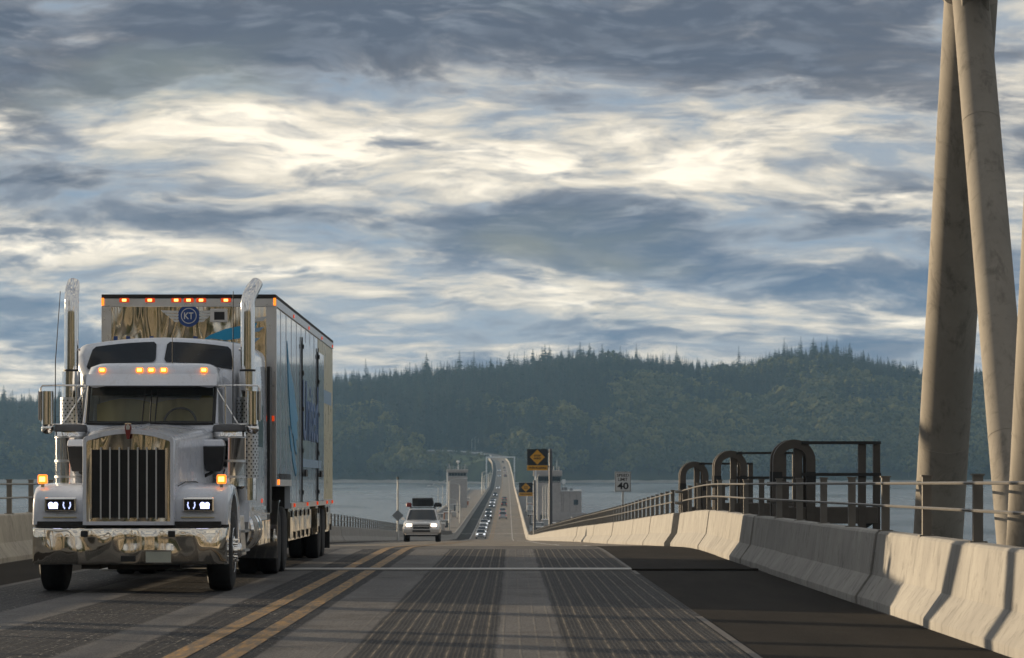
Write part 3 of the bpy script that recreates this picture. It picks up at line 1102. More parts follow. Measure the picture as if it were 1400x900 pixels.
# bumper
out = [(-1.225, .42), (-1.22, .20), (-1.19, .10), (-1.12, .035), (-1.02, .006), (-.5, 0), (0, -.004), (.5, 0), (1.02, .006), (1.12, .035), (1.19, .10), (1.22, .20), (1.225, .42)]
inn = [(x * .97, y + .035) for x, y in out]
mb = MB()
rings = []
for z, dy_ in ((.360, .075), (.372, .03), (.41, .010), (.55, .0), (.70, .0), (.79, .004), (.815, .02), (.822, .06)):
    rings.append([(x, y + dy_, z) for x, y in out] + [(x, y + dy_ + .01, z) for x, y in reversed(inn)])
mb.loft(rings, True, True, True)
bp = mb.build('bumper', M['wavy_bumper'], truck, smooth=50)
for x in (-.545, .545):
    mb = MB(); mb.b2(x - .047, x + .047, -.008, .03, .705, .785); mb.build('tow_opening', M['black'], bp, bevel=0.015)
mb = MB(); mb.b2(-.09, .095, -.011, .03, .40, .475); mb.build('slot', M['black'], bp, bevel=0.01)
mb = MB(); mb.b2(.225, .54, -.018, -.006, .385, .54); lp = mb.build('licence_plate', M['plate'], bp, bevel=0.004)
mb = MB(); mb.b2(.22, .545, -.022, -.019, .528, .543); mb.b2(.22, .545, -.022, -.019, .382, .392); mb.build('plate_frame', M['chrome'], lp)
mb = MB(); mb.b2(-1.15, 1.15, .10, .5, .83, .90); mb.b2(-.55, .55, .2, 2.6, .55, .95); mb.build('chassis', M['frame_dark'], truck)
mb = MB(); mb.b2(-1.0, 1.0, 1.12, 1.30, .38, .52); mb.b2(-.62, -.38, .3, 2.2, .30, .36); mb.b2(.38, .62, .3, 2.2, .30, .36); mb.b2(-.3, .45, .4, .7, .29, .42)
mb.build('front_axle', M['frame_dark'], truck)


# wheels
def wheel(parent, x, y, r, w, s, name='wheel', rim='alu', dual=False):
    """s = +1: outer face towards +x"""
    mb = MB()
    h = w / 2
    mb.lathe([(-h, r * .58), (-h, r * .86), (-h * .86, r * .965), (-h * .6, r), (h * .6, r), (h * .86, r * .965), (h, r * .86), (h, r * .58)], (x, y, r), 'X', 36)
    t_ = mb.build(name, M['rubber'], parent, smooth=40)
    mb = MB()
    rr = r * .58
    if dual:
        prof = [(-h * .9, rr), (h * .98, rr), (h * 1.0, rr * .93), (-h * .1, rr * .82), (-h * .2, rr * .30), (h * .35, rr * .27), (h * .38, .001)]
    else:
        prof = [(-h * .9, rr), (h * .98, rr), (h * 1.02, rr * .93), (h * .75, rr * .80), (h * 1.05, rr * .55), (h * 1.08, rr * .34), (h * 1.55, rr * .30), (h * 1.62, rr * .2), (h * 1.62, .001)]
    mb.lathe([(o * s, q) for o, q in prof], (x, y, r), 'X', 28)
    ri = mb.build('rim', M['chrome'] if rim == 'chrome' else M['alu'], t_, smooth=35)
    mb = MB()
    o = (h * 1.08 if not dual else -h * .15) * s
    for k in range(10):
        a = 2 * math.pi * k / 10
        c = (x + o, y + rr * .46 * math.cos(a), r + rr * .46 * math.sin(a))
        mb.tube(c, (c[0] + s * .045, c[1], c[2]), .018, .013, 8)
    mb.build('lug_nuts', M['chrome'], ri)
    return t_


for s in (-1, 1):
    wheel(truck, s * 1.065, 1.22, .52, .32, s, rim='chrome')
    for yy in (9.25, 10.62):
        for k in (0, 1):
            wheel(truck, s * (1.10 - .33 * k), yy, .51, .28, s, dual=True)
# rear frame
mb = MB(); mb.b2(-.45, -.35, 2.4, 11.4, .72, 1.0); mb.b2(.35, .45, 2.4, 11.4, .72, 1.0)
for yy in (5, 7, 9.25, 10.62):
    mb.b2(-1.0, 1.0, yy - .08, yy + .08, .45, .62)
mb.b2(-.42, .42, 9.3, 10.6, 1.0, 1.26)
mb.build('frame_rail', M['frame_dark'], truck)

# cab: lower shell, pillars, roof
def rrect(x0, x1, y0, y1, r, z, n=5):
    pts = []
    for (cx0, cy0, a0) in ((x1 - r, y0 + r, -90), (x1 - r, y1 - r, 0), (x0 + r, y1 - r, 90), (x0 + r, y0 + r, 180)):
        for i in range(n + 1):
            a = R(a0 + 90 * i / n)
            pts.append((cx0 + r * math.cos(a), cy0 + r * math.sin(a), z))
    return pts


mb = MB()
mb.loft([rrect(-.98, .98, 2.52, 3.95, .10, .95), rrect(-.98, .98, 2.52, 3.95, .10, 1.9), rrect(-.94, .94, 2.53, 3.95, .10, 2.14), rrect(-.90, .90, 2.545, 3.95, .08, 2.175)], True, True, True)
cab = mb.build('cab', PT, truck, smooth=40)
mb = MB()
mb.loft([rrect(-.87, .87, 2.80, 3.95, .10, 2.655), rrect(-.885, .885, 2.76, 3.95, .12, 2.70), rrect(-.88, .88, 2.74, 3.95, .14, 2.80), rrect(-.84, .84, 2.80, 3.95, .16, 2.93), rrect(-.74, .74, 2.95, 3.95, .2, 2.985), rrect(-.5, .5, 3.2, 3.95, .2, 3.0)], True, True, True)
roof = mb.build('cab_roof', PT, cab, smooth=45)
for s in (-1, 1):     # pillars
    mb = MB(); mb.loft([[(s * .90, 2.55, 2.17), (s * .835, 2.55, 2.17), (s * .835, 2.64, 2.17), (s * .90, 2.66, 2.17)], [(s * .87, 2.82, 2.67), (s * .805, 2.82, 2.67), (s * .805, 2.9, 2.67), (s * .87, 2.92, 2.67)]], True, True, True)
    mb.b2(s * .80, s * .885, 3.55, 3.94, 2.16, 2.70)
    mb.build('pillar', PT, cab, bevel=0.012)
    mb = MB(); mb.add([(s * .885, 2.7, 2.18), (s * .885, 3.55, 2.18), (s * .862, 3.55, 2.67), (s * .862, 2.92, 2.67)], [(0, 1, 2, 3)]); mb.build('side_window', M['glass'], cab)
    mb = MB(); mb.b2(s * .975, s * .99, 2.75, 3.75, 1.0, 2.12); dr = mb.build('door', PT, cab, bevel=0.006)
    mb = MB(); mb.b2(s * .99, s * 1.02, 3.5, 3.66, 1.62, 1.66); mb.build('handle', M['chrome'], dr)


def wsp(x, t_):   # windscreen surface
    return (x, 2.545 + .28 * t_ - .05 * (1 - (x / .84) ** 2), 2.172 + .50 * t_)


for s in (-1, 1):
    xs = [s * (.012 + .822 * i / 6) for i in range(7)]
    mb = MB(); mb.loft([[wsp(x, .03) for x in xs], [wsp(x, .5) for x in xs], [wsp(x, .97) for x in xs]], False)
    mb.build('windscreen', M['glass'], cab, smooth=60)
mb = MB()   # rubber seal and divider
for t_ in (0.0, 1.0):
    mb.pipe([wsp(-.84 + 1.68 * i / 12, t_) for i in range(13)], .022, 6)
for x in (-.84, .84, 0):
    mb.pipe([wsp(x, k / 4) for k in range(5)], .024 if x else .010, 6)
mb.build('window_seal', M['black'], cab)
for s in (-.10, .07):
    mb = MB(); mb.pipe([Vector(wsp(s, 0.02)) + Vector((0, -.03, 0)), Vector(wsp(s + .015, .92)) + Vector((0, -.03, 0))], .008, 5); mb.build('wiper', M['black'], cab)
# black header band + interior
mb = MB(); mb.b2(-.84, .84, 2.83, 2.85, 2.55, 2.68); mb.build('sun_header', M['black'], cab)
mb = MB(); mb.b2(-.84, .84, 2.60, 2.95, 2.176, 2.205); dash = mb.build('dashboard', M['frame_dark'], cab)
rings = []
for i in range(25):
    x = -.78 + 1.56 * i / 24
    yy = 3.06 + .03 * math.sin(i * 1.3) + .10 * abs(x)
    sag = .07 * math.cos((abs(x) - .38) * 4.2) + (.10 if x > .60 else 0)
    rings.append([(x, yy, 2.21), (x, yy - .02, 2.40), (x, yy, 2.45 + sag), (x, yy + .03, 2.45 + sag), (x, yy + .03, 2.21)])
mb = MB(); mb.loft(rings, True, True, True); mb.build('curtain', M['curtain'], cab, smooth=60)
mb = MB(); mb.b2(-.86, .86, 3.72, 3.76, 2.18, 2.70); mb.b2(-.86, .86, 2.9, 3.72, 2.655, 2.66); mb.build('interior_lining', M['black'], cab)
mb = MB()
ctr = Vector((.36, 2.90, 2.20))
pts = [ctr + Vector((.21 * math.cos(a), .10 * math.sin(a), .19 * math.sin(a))) for a in [2 * math.pi * i / 24 for i in range(25)]]
mb.pipe(pts, .016, 6, False); mb.pipe([ctr + Vector((-.2, 0, 0)), ctr + Vector((.2, 0, 0))], .018, 6)
mb.build('steering_wheel', M['pole_dark'], cab, smooth=60)
for xs_ in (-.40, .40):
    mb = MB(); mb.box((xs_, 3.4, 2.26), (.50, .10, .34)); mb.build('seat', M['roof_dark'], cab, bevel=0.05)
# visor
mb = MB()
rings = []
for i in range(13):
    x = -.87 + 1.74 * i / 12
    c = .04 * (x / .87) ** 2
    rings.append([(x, 2.60 + c, 2.68), (x, 2.72 + c, 2.835), (x, 2.735 + c, 2.83), (x, 2.615 + c, 2.672)])
mb.loft(rings, True, True, True); mb.build('sun_visor', PT, cab, smooth=30)
for px in (136, 187, 203, 220, 275):
    x = (px - 204) / F * 44.2
    mb = MB(); mb.b2(x - .048, x + .048, 2.735, 2.84, 2.855, 2.925); cl = mb.build('clearance_light', M['amber'], cab, bevel=0.018)
    mb = MB(); mb.b2(x - .03, x + .03, 2.728, 2.734, 2.872, 2.908); mb.build('lit_lens', M['amber_hot'], cl)


# sleeper with raised roof
def slp(y):       # half width, top z
    k = min(1, max(0, (y - 3.62) / .50))
    return 1.02 + .18 * min(1, (y - 3.62) / .35), 2.92 + .46 * k + .05 * min(1, max(0, (y - 4.12) / .8))


def sl_ring(y, zb=.85, n=6):
    w, zt = slp(y)
    cr = .085
    r_ = .16
    half = [(w, zb), (w, 1.9)]
    for i in range(n + 1):
        a = R(90) * i / n
        half.append((w - .03 - r_ + r_ * math.cos(a), zt - cr - r_ + r_ * math.sin(a)))
    for k in (.8, .6, .4, .2, 0):
        half.append(((w - .03 - r_) * k, zt - cr * k * k))
    return [(x, y, z) for x, z in half + [(-x, z) for x, z in reversed(half[:-1])]]


mb = MB()
mb.loft([sl_ring(y) for y in (3.62, 3.70, 3.82, 3.97, 4.12, 4.3, 5.2, 7.0, 7.3)], True, True, True)
sleeper = mb.build('sleeper', PT, truck, smooth=40)
for s in (-1, 1):   # slanted roof windows
    c0, c1 = .055, 1.01
    rows = []
    for j in range(9):
        v_ = j / 8
        row = []
        for i in range(13):
            u_ = i / 12
            # rounded rectangle mapping
            ex = .5 + (u_ - .5)
            x = c0 + (c1 - c0) * ex
            inset = 0.0
            if v_ < .12 or v_ > .88: inset = .035
            x = min(max(x, c0 + inset + .02 * v_), c1 - inset - .07 * v_)
            y = 3.735 + .31 * v_
            w, zt = slp(y)
            kx = x / (w - .19)
            z = zt - .085 * kx * kx
            row.append((s * x, y - .012, z + .012))
        rows.append(row)
    mb = MB(); mb.loft(rows, False); mb.build('roof_window', M['glass_dark'], sleeper, smooth=60)
for s in (-1, 1):
    mb = MB(); mb.b2(s * 1.20, s * 1.207, 5.0, 6.4, 1.9, 2.5); mb.build('side_window', M['glass_dark'], sleeper)
    mb = MB(); mb.b2(s * 1.195, s * 1.24, 7.3, 7.7, .95, 3.1); mb.build('side_extender', M['black'], sleeper)
    mb = MB(); mb.b2(s * 1.20, s * 1.215, 4.6, 7.2, 1.0, 1.05); mb.build('side_trim', M['chrome'], sleeper)
mb = MB(); mb.b2(1.201, 1.212, 6.2, 6.3, 1.10, 1.16); mb.build('side_light', M['red_lamp'], sleeper)

# exhaust stacks
for s in (-1, 1):
    X_, Y_ = s * 1.20, 3.70
    tip = [(X_, Y_, 2.92), (X_, Y_, 3.70), (X_, Y_ + .0, 3.84)] + ([(X_ + .02, Y_ + .03, 3.93), (X_ + .06, Y_ + .10, 4.03), (X_ + .11, Y_ + .2, 4.125)] if s > 0 else [(X_, Y_ + .03, 3.93), (X_, Y_ + .10, 4.03), (X_, Y_ + .2, 4.125)])
    mb = MB(); mb.pipe(tip, [.098] * 3 + [.098, .098, .085], 24); st = mb.build('exhaust_stack', M['chrome'], truck, smooth=50)
    mb = MB(); mb.tube((X_, Y_, 2.90), (X_, Y_, 2.93), .108, .108, 24); mb.build('clamp', M['black'], st)
    mb = MB(); mb.tube((X_, Y_, 1.15), (X_, Y_, 2.90), .128, .128, 24); mb.build('muffler', M['chrome'], st, smooth=40)
    # perforated heat shield
    mb = MB()
    rings = []
    for z in (1.45, 2.55):
        rings.append([(X_ + .150 * math.cos(R(a)), Y_ - .150 * math.sin(R(a)), z) for a in range(10, 171, 16)])
    mb.loft(rings, False); sh = mb.build('heat_shield', M['alu'], st, smooth=60)
    mb = MB()
    for j in range(26):
        for i in range(7):
            a = R(18 + 24 * i + (12 if j % 2 else 0)); z = 1.48 + j * .041
            p = Vector((X_ + .1505 * math.cos(a), Y_ - .1505 * math.sin(a), z)); d = Vector((math.cos(a), -math.sin(a), 0))
            mb.tube(p, p + d * .002, .0125, .0125, 6)
    tag(mb.build('perforation', M['black'], st), kind='stuff')
    mb = MB(); mb.pipe([(X_ * .9, Y_, 3.2), (X_, Y_, 3.2)], .02, 6); mb.build('stay', M['chrome'], st)
    # air cleaner canister
    cx_, cy_ = s * 1.05, 2.55
    mb = MB()
    mb.lathe([(1.30, .17), (1.34, .215), (1.98, .215), (2.0, .223), (2.03, .215), (2.06, .215)], (cx_, cy_, 0), 'Z', 28)
    ac = mb.build('air_cleaner', M['chrome'], truck, smooth=35)
    mb = MB(); mb.lathe([(2.062, .20), (2.07, .222), (2.12, .222), (2.15, .205), (2.165, .12)], (cx_, cy_, 0), 'Z', 28); mb.build('cap', M['pole_dark'], ac, smooth=40)
    for z in (1.45, 1.66, 1.98):
        mb = MB(); mb.lathe([(z, .220), (z + .03, .220)], (cx_, cy_, 0), 'Z', 28); mb.build('band', M['alu'], ac, smooth=35)
    mb = MB(); mb.b2(s * .84, s * .95, cy_ - .08, cy_ + .08, 1.75, 1.95); mb.build('intake_duct', M['black'], ac)
    # hood mirror: black housing with pale cap
    hx = s * .88
    mb = MB()
    mb.loft([[(hx - .09, 2.00, 1.53), (hx + .10, 2.00, 1.53), (hx + .12, 2.12, 1.56), (hx - .09, 2.12, 1.56)],
             [(hx - .13, 1.97, 1.70), (hx + .14, 1.97, 1.70), (hx + .15, 2.14, 1.70), (hx - .13, 2.14, 1.70)],
             [(hx - .145, 1.96, 1.86), (hx + .15, 1.96, 1.86), (hx + .16, 2.15, 1.86), (hx - .14, 2.15, 1.86)]], True, True, True)
    hm = mb.build('hood_mirror', M['black'], truck, bevel=0.015)
    mb = MB(); mb.loft([[(hx - .15, 1.955, 1.862), (hx + .155, 1.955, 1.862), (hx + .165, 2.155, 1.862), (hx - .145, 2.155, 1.862)], [(hx - .135, 1.97, 1.955), (hx + .13, 1.97, 1.955), (hx + .14, 2.14, 1.95), (hx - .13, 2.14, 1.95)]], True, True, True)
    mb.build('cap', PT, hm, bevel=0.02)
    mb = MB(); mb.pipe([(s * .72, 2.05, 1.45), (hx, 2.06, 1.53)], .022, 6); mb.build('stalk', M['black'], hm)
    # side mirrors
    mx = s * 1.36
    mb = MB(); mb.loft([rrect(mx - .075, mx + .075, 2.45, 2.60, .05, z) for z in (2.16, 2.17, 2.58, 2.60)], True, True, True)
    mr = mb.build('side_mirror', M['chrome'], truck, smooth=40)
    mb = MB(); mb.b2(mx - .06, mx + .06, 2.60, 2.608, 2.2, 2.56); mb.build('mirror_glass', M['glass_dark'], mr)
    mb = MB(); mb.b2(mx + s * .10, mx + s * .115, 2.46, 2.62, 2.22, 2.60); mb.build('wind_plate', M['alu'], mr)
    mb = MB(); mb.sphere((mx, 2.53, 2.105), (.085, .06, .075), 16, 10); mb.build('spot_mirror', M['chrome'], mr, smooth=80)
    mb = MB()
    mb.pipe([(s * .86, 2.70, 2.68), (s * 1.20, 2.55, 2.68), (mx + s * .07, 2.52, 2.675), (mx + s * .09, 2.52, 2.64), (mx + s * .09, 2.52, 2.2)], .013, 8)
    mb.pipe([(s * .88, 2.70, 2.16), (s * 1.2, 2.55, 2.16), (mx + s * .05, 2.52, 2.16)], .013, 8)
    mb.pipe([(s * .88, 2.68, 2.62), (s * 1.16, 2.56, 2.17)], .010, 8)
    mb.pipe([(s * .88, 2.72, 2.17), (s * .99, 2.62, 2.17), (s * .99, 2.62, 2.66), (s * .88, 2.72, 2.66)], .012, 8)
    mb.build('mirror_bracket', M['chrome'], mr, smooth=50)
    # antenna
    ax = s * 1.255 if s < 0 else 1.10
    mb = MB(); mb.pipe([(ax, 2.5, 2.17), (ax, 2.52, 3.0), (ax + (.06 if s < 0 else .0), 2.55, 3.93)], [.008, .007, .005], 6); mb.build('antenna', M['black'], truck)
mb = MB(); mb.pipe([(.245, 3.02, 2.96), (.245, 3.02, 3.40)], .005, 5); mb.build('antenna', M['black'], truck)

# tanks, steps, rear quarter fenders
for s in (-1, 1):
    mb = MB(); mb.lathe([(4.0, .02), (4.0, .28), (4.03, .315), (5.6, .315), (5.63, .28), (5.63, .02)], (s * .95, 0, .74), 'Y', 32); tk = mb.build('fuel_tank', M['chrome'], truck, smooth=40)
    for yy in (4.2, 4.45, 4.75, 5.3):
        mb = MB(); mb.lathe([(yy, .323), (yy + .05, .323)], (s * .95, 0, .74), 'Y', 32); mb.build('tank_strap', M['alu'], tk)
    mb = MB(); mb.prism([(2.55, .95), (3.5, .95), (3.9, .40), (3.2, .40)], 'X', s * .72, s * 1.17); stp = mb.build('cab_step', M['alu'], truck, bevel=0.015)
    for z in (.46, .72):
        mb = MB(); mb.b2(s * 1.10, s * 1.22, 3.0, 3.85, z, z + .03); mb.build('tread', M['galv'], stp)
    mb = MB(); mb.b2(s * .62, s * 1.18, 5.9, 8.2, .48, 1.02); bx_ = mb.build('tool_box', M['wavy_box'], truck, bevel=0.02)
    mb = MB(); mb.b2(s * 1.18, s * 1.187, 6.0, 8.1, .84, .92); mb.build('box_recess', M['black'], bx_)
    mb = MB()
    rg = []
    for i in range(13):
        a = R(205) - R(125) * i / 12
        rg.append([(s * .60, 9.25 + .60 * math.cos(a), .51 + .62 * math.sin(a)), (s * 1.25, 9.25 + .60 * math.cos(a), .51 + .62 * math.sin(a)),
                   (s * 1.25, 9.25 + .575 * math.cos(a), .51 + .595 * math.sin(a)), (s * .60, 9.25 + .575 * math.cos(a), .51 + .595 * math.sin(a))])
    mb.loft(rg, True, True, True); mb.build('quarter_fender', M['chrome'], truck, smooth=50)
    mb = MB(); mb.b2(s * .5, s * 1.2, 11.6, 11.62, .25, 1.0); mb.build('mud_flap', M['black'], truck)

# ================================================================== the trailer
QY = 49.5
trailer = empty('semi_trailer', (TX - .03, QY, zr(QY)), (SLOPE, 0, 0), 'tall white moving-van trailer with blue lettering and stainless nose behind the white tractor', 'trailer')
Lt, HWt, Ztop = 15.8, 1.30, 4.20
ribs = mat('trailer_skin')
def trailer_skin():
    m_, N, b = ribs
    tc = N.n('ShaderNodeTexCoord').outputs['Object']
    x, y, z = N.sep(tc)
    wv = N.m('SINE', N.m('MULTIPLY', y, 9.5))
    n1 = N.noise(N.xyz(N.m('MULTIPLY', y, 2.6), N.m('MULTIPLY', z, .22), 0.0), 1.0, 4, 0.6)
    st = N.noise(N.xyz(N.m('MULTIPLY', y, 4.5), N.m('MULTIPLY', z, .5), 3.0), 1.0, 5, 0.65)
    c = N.mix(N.maprange(st, .4, .75, 0, .45), (0.60, 0.66, 0.72), (0.42, 0.45, 0.48))
    c = N.mix(N.maprange(N.noise(tc, 2.0, 5, .6), .4, .7, 0, .3), c, (0.52, 0.53, 0.53))
    N.put(b.inputs['Base Color'], c)
    b.inputs['Roughness'].default_value = 0.13
    b.inputs['Coat Weight'].default_value = 0.6
    bump(N, b, N.m('ADD', N.m('MULTIPLY', wv, .25), N.m('MULTIPLY', n1, 1.3)), .6, 0.02)
    return m_
SKIN = trailer_skin()
zb0, zb1, step = 1.34, .98, 3.4
mb = MB(); mb.prism([(0.012, zb0), (0.012, Ztop - .04), (Lt, Ztop - .04), (Lt, zb1), (step, zb1), (step, zb0)], 'X', -HWt + .012, HWt - .012)
box = mb.build('box_body', SKIN, trailer)
mb = MB(); mb.b2(-HWt + .02, HWt - .02, -.004, .01, zb0 + .02, 4.02); fp = mb.build('nose_panel', M['wavy_steel'], trailer)
mb = MB(); mb.b2(-HWt, HWt, -.02, .012, 4.02, 4.145); mb.build('header_rail', M['alu'], trailer, bevel=0.006)
mb = MB(); mb.b2(-HWt - .004, HWt + .004, -.03, Lt + .01, 4.147, 4.205); mb.build('roof_cap', M['frame_dark'], trailer, bevel=0.008)
for s in (-1, 1):
    mb = MB(); mb.b2(s * (HWt - .14), s * HWt, -.012, .0, zb0, 4.02); mb.build('corner_post', M['alu'], trailer)
    mb = MB(); mb.b2(s * (HWt - .012), s * (HWt + .006), 0.0, .10, zb0, 4.14); mb.build('corner_post', M['alu'], trailer)
    mb = MB(); mb.b2(s * (HWt - .012), s * (HWt + .008), .1, Lt, 4.03, 4.145); mb.build('top_rail', M['alu'], trailer)
    mb = MB(); mb.b2(s * (HWt - .012), s * (HWt + .010), step, Lt, zb1, zb1 + .09); mb.build('bottom_rail', M['alu'], trailer)
    mb = MB(); mb.b2(s * (HWt - .012), s * (HWt + .010), .1, step, zb0, zb0 + .10); mb.build('bottom_rail', M['alu'], trailer)
    for i in range(1, 13):
        yy = i * 1.22
        mb = MB(); mb.b2(s * (HWt - .012), s * (HWt - .007), yy - .02, yy + .02, (zb0 if yy < step else zb1) + .11, 4.02); mb.build('panel_seam', SKIN, trailer)
    # belly boxes with stainless doors
    for (a, b_) in ((3.55, 9.1), (10.9, 11.6), (13.9, 15.3)):
        mb = MB(); mb.b2(s * .5, s * (HWt - .05), a, b_, .46, zb1 - .004); bb = mb.build('belly_box', M['wavy_box'], trailer)
        nD = max(1, int((b_ - a) / 1.1))
        for k in range(nD):
            y0 = a + (b_ - a) * k / nD; y1 = a + (b_ - a) * (k + 1) / nD
            mb = MB(); mb.b2(s * (HWt - .05), s * (HWt - .02), y0 + .03, y1 - .03, .50, .93); dd = mb.build('locker_door', M['wavy_box'], bb, bevel=0.006)
            mb = MB(); mb.b2(s * (HWt - .018), s * (HWt + .005), y0 + .1, y0 + .2, .84, .94); mb.build('latch', M['black'], dd); mb = MB(); mb.b2(s * (HWt - .018), s * (HWt + .005), y1 - .2, y1 - .1, .48, .60)
            mb.build('latch', M['black'], dd)
    for (a) in (12.0, 13.35):
        for k in (0, 1):
            wheel(trailer, s * (1.13 - .30 * k), a - .0, .46, .26, s, dual=True)
    mb = MB(); mb.b2(s * .35, s * .5, 4, 15.6, .55, zb1); mb.build('chassis_rail', M['frame_dark'], trailer)
    mb = MB(); mb.b2(s * 1.0, s * 1.12, 3.42, 3.54, .25, 1.3); lg = mb.build('landing_leg', M['frame_dark'], trailer)
mb = MB(); mb.b2(-1.2, 1.2, step - .03, step - .002, .55, zb0 - .01); mb.b2(-.5, .5, .4, step, 1.27, zb0 - .005); mb.build('underside', M['frame_dark'], trailer)
mb = MB(); mb.b2(-1.25, 1.25, 15.55, 15.57, .12, .95); mb.build('mud_flap', M['black'], trailer)
# clearance lights on the nose
for px in (173, 208, 244, 261, 278, 312):
    x = (px - 261) / F * 49.5
    mb = MB(); mb.b2(x - .075, x + .075, -.045, -.021, 4.085, 4.15); cl = mb.build('clearance_light', M['red_lamp'], trailer, bevel=0.012)
    mb = MB(); mb.b2(x - .03, x + .03, -.052, -.046, 4.10, 4.135); mb.build('lit_lens', M['amber_hot'], cl)
for x in (-1.285, 1.285):
    mb = MB(); mb.b2(x - .018, x + .018, -.05, -.021, 4.04, 4.15); mb.build('clearance_light', M['amber'], trailer)
for yy in (3.9, 7.9, 11.8, 15.4):
    mb = MB(); mb.b2(1.306, 1.322, yy - .07, yy + .07, 4.05, 4.10); mb.build('clearance_light', M['red_lamp'], trailer)
mb = MB(); mb.b2(1.12, 1.28, -.05, -.014, 2.31, 2.39); mb.build('clearance_light', M['red_lamp'], trailer, bevel=0.01)
mb = MB(); mb.b2(1.306, 1.33, .25, .45, 1.36, 1.44); mb.build('side_marker', M['amber'], trailer)
for yy in (4.0, 7.4, 10.3, 13.4, 15.2):
    mb = MB(); mb.b2(1.312, 1.335, yy - .07, yy + .07, 1.0, 1.06); mb.build('side_marker', M['red_lamp'], trailer)
mb = MB()
for i in range(9):
    yy = .55 + i * .30
    mb.b2(1.309, 1.316, yy, yy + .10, 1.445, 1.53)
mb.build('vent_louvre', M['black'], trailer)
# nose emblem: winged roundel
mb = MB()
def disc(mb, x, z, r_, y0, y1, sx=1.0): mb.prism([(x + r_ * sx * math.cos(2 * math.pi * i / 28), z + r_ * math.sin(2 * math.pi * i / 28)) for i in range(28)], 'Y', y0, y1)
disc(mb, 0, 3.885, .165, -.012, -.005); em = mb.build('emblem', M['navy_print'], fp)
mb = MB(); disc(mb, 0, 3.885, .118, -.016, -.0125); mb.build('emblem_ring', M['sign_white'], em)
mb = MB(); disc(mb, 0, 3.885, .105, -.020, -.0165); mb.build('emblem_core', M['navy_print'], em)
for s in (-1, 1):
    for k in range(4):
        z0 = 3.96 - k * .045
        mb = MB(); mb.prism([(s * .155, z0 - .034), (s * .155, z0), (s * (.42 - .055 * k), z0 + .008), (s * (.38 - .055 * k), z0 - .028)], 'Y', -.012, -.006); mb.build('emblem_wing', M['sign_white'], em)
text('KT', .13, M['sign_white'], em, Matrix.Translation((0, -.023, 3.885)) @ FRONT, .002, .002, (.14, .10))
# vent on the nose
mb = MB(); mb.b2(.32, .58, -.018, -.005, 3.79, 3.99); vn = mb.build('nose_vent', M['alu'], fp, bevel=0.006)
mb = MB(); mb.b2(.38, .535, -.022, -.0185, 3.825, 3.945); mb.build('vent_opening', M['black'], vn)
mb = MB(); mb.b2(.38, .535, -.027, -.0225, 3.882, 3.89); mb.build('vent_bar', M['frame_dark'], vn)
# blue feather graphic on the nose
mb = MB(); mb.prism([(.22, 3.53), (.32, 3.60), (.55, 3.69), (.80, 3.74), (1.02, 3.78), (.98, 3.66), (.78, 3.55), (.55, 3.52), (.35, 3.545)], 'Y', -.009, -.0045); mb.build('nose_graphic', M['blue_print'], fp)
for k, (x0, z0) in enumerate(((.86, 3.78), (.80, 3.62), (.74, 3.46))):
    mb = MB(); mb.prism([(x0, z0), (x0 + .18, z0 + .08), (x0 + .33, z0 + .10), (x0 + .25, z0 + .03)], 'Y', -.014, -.010); mb.build('nose_feather', M['pale_blue'] if k else M['sign_white'], fp)
for px in (161, 178, 210, 270):
    x = (px - 261) / F * 49.5
    mb = MB(); mb.b2(x - .03, x + .03, -.012, -.0045, 3.46, 3.58); mb.build('hose_tag', M['navy_print'], fp)
# side doors, wordmark and feather graphic
XS = HWt - .012
for (a, b_) in ((6.2, 8.2), (10.75, 12.5)):
    mb = MB(); mb.b2(XS, XS + .022, a, b_, 1.06, 3.78); dr = mb.build('side_door', SKIN, trailer, bevel=0.004)
    mb = MB(); mb.b2(XS + .006, XS + .026, a - .05, a - .01, 1.06, 3.84); mb.build('door_seal', M['black'], dr)
    for z in (3.65, 3.2, 2.6, 1.9, 1.5, 1.2):
        mb = MB(); mb.b2(XS + .023, XS + .04, a - .02, a + .09, z, z + .07); mb.build('hinge', M['frame_dark'], dr)
    mb = MB(); mb.b2(XS + .023, XS + .05, a + .45, a + .95, 1.50, 1.62); mb.build('latch', M['black'], dr)
mb = MB(); mb.b2(XS + .001, XS + .006, 10.9, Lt - .02, zb1 + .10, 4.02); mb.build('rear_reflection', M['cream_trim_reflection'], trailer)  # cream sheet: sky reflection on the glossy side put in as colour
mb = MB(); mb.prism([(2.55, 3.62), (2.95, 3.35), (3.4, 3.15), (4.0, 3.0), (4.6, 2.7), (5.2, 2.45), (4.9, 2.38), (5.1, 2.1), (4.7, 2.12), (4.9, 1.85), (4.4, 1.95), (4.1, 2.15), (3.7, 2.2), (3.3, 2.5), (2.9, 2.95)], 'X', XS + .001, XS + .010)
mb.build('feather_graphic', M['blue_print'], trailer)
mb = MB(); mb.prism([(3.1, 2.30), (3.6, 2.15), (4.3, 1.85), (4.9, 1.60), (4.7, 1.50), (4.0, 1.72), (3.4, 2.02)], 'X', XS + .001, XS + .010); mb.build('feather_graphic', M['blue_print'], trailer)
text('United', 1.0, M['word_blue'], trailer, Matrix.Translation((XS + .030, 8.35, 2.62)) @ SIDE, .003, .012, (4.3, 1.02))
mb = MB(); mb.b2(XS + .001, XS + .0245, 6.3, 11.6, 1.66, 1.80); mb.build('stripe_graphic', M['pale_blue'], trailer)
mb = MB(); mb.b2(XS + .0065, XS + .011, 12.7, 15.2, 2.9, 3.15); mb.build('stripe_graphic', M['pale_blue'], trailer)


# ================================================================== cars
PAINTS = {}
def car_paint(c):
    if c not in PAINTS:
        PAINTS[c] = simple('car_paint', c, 0.25, 0.0, 0.06, 3.0, coat=0.8)
    return PAINTS[c]


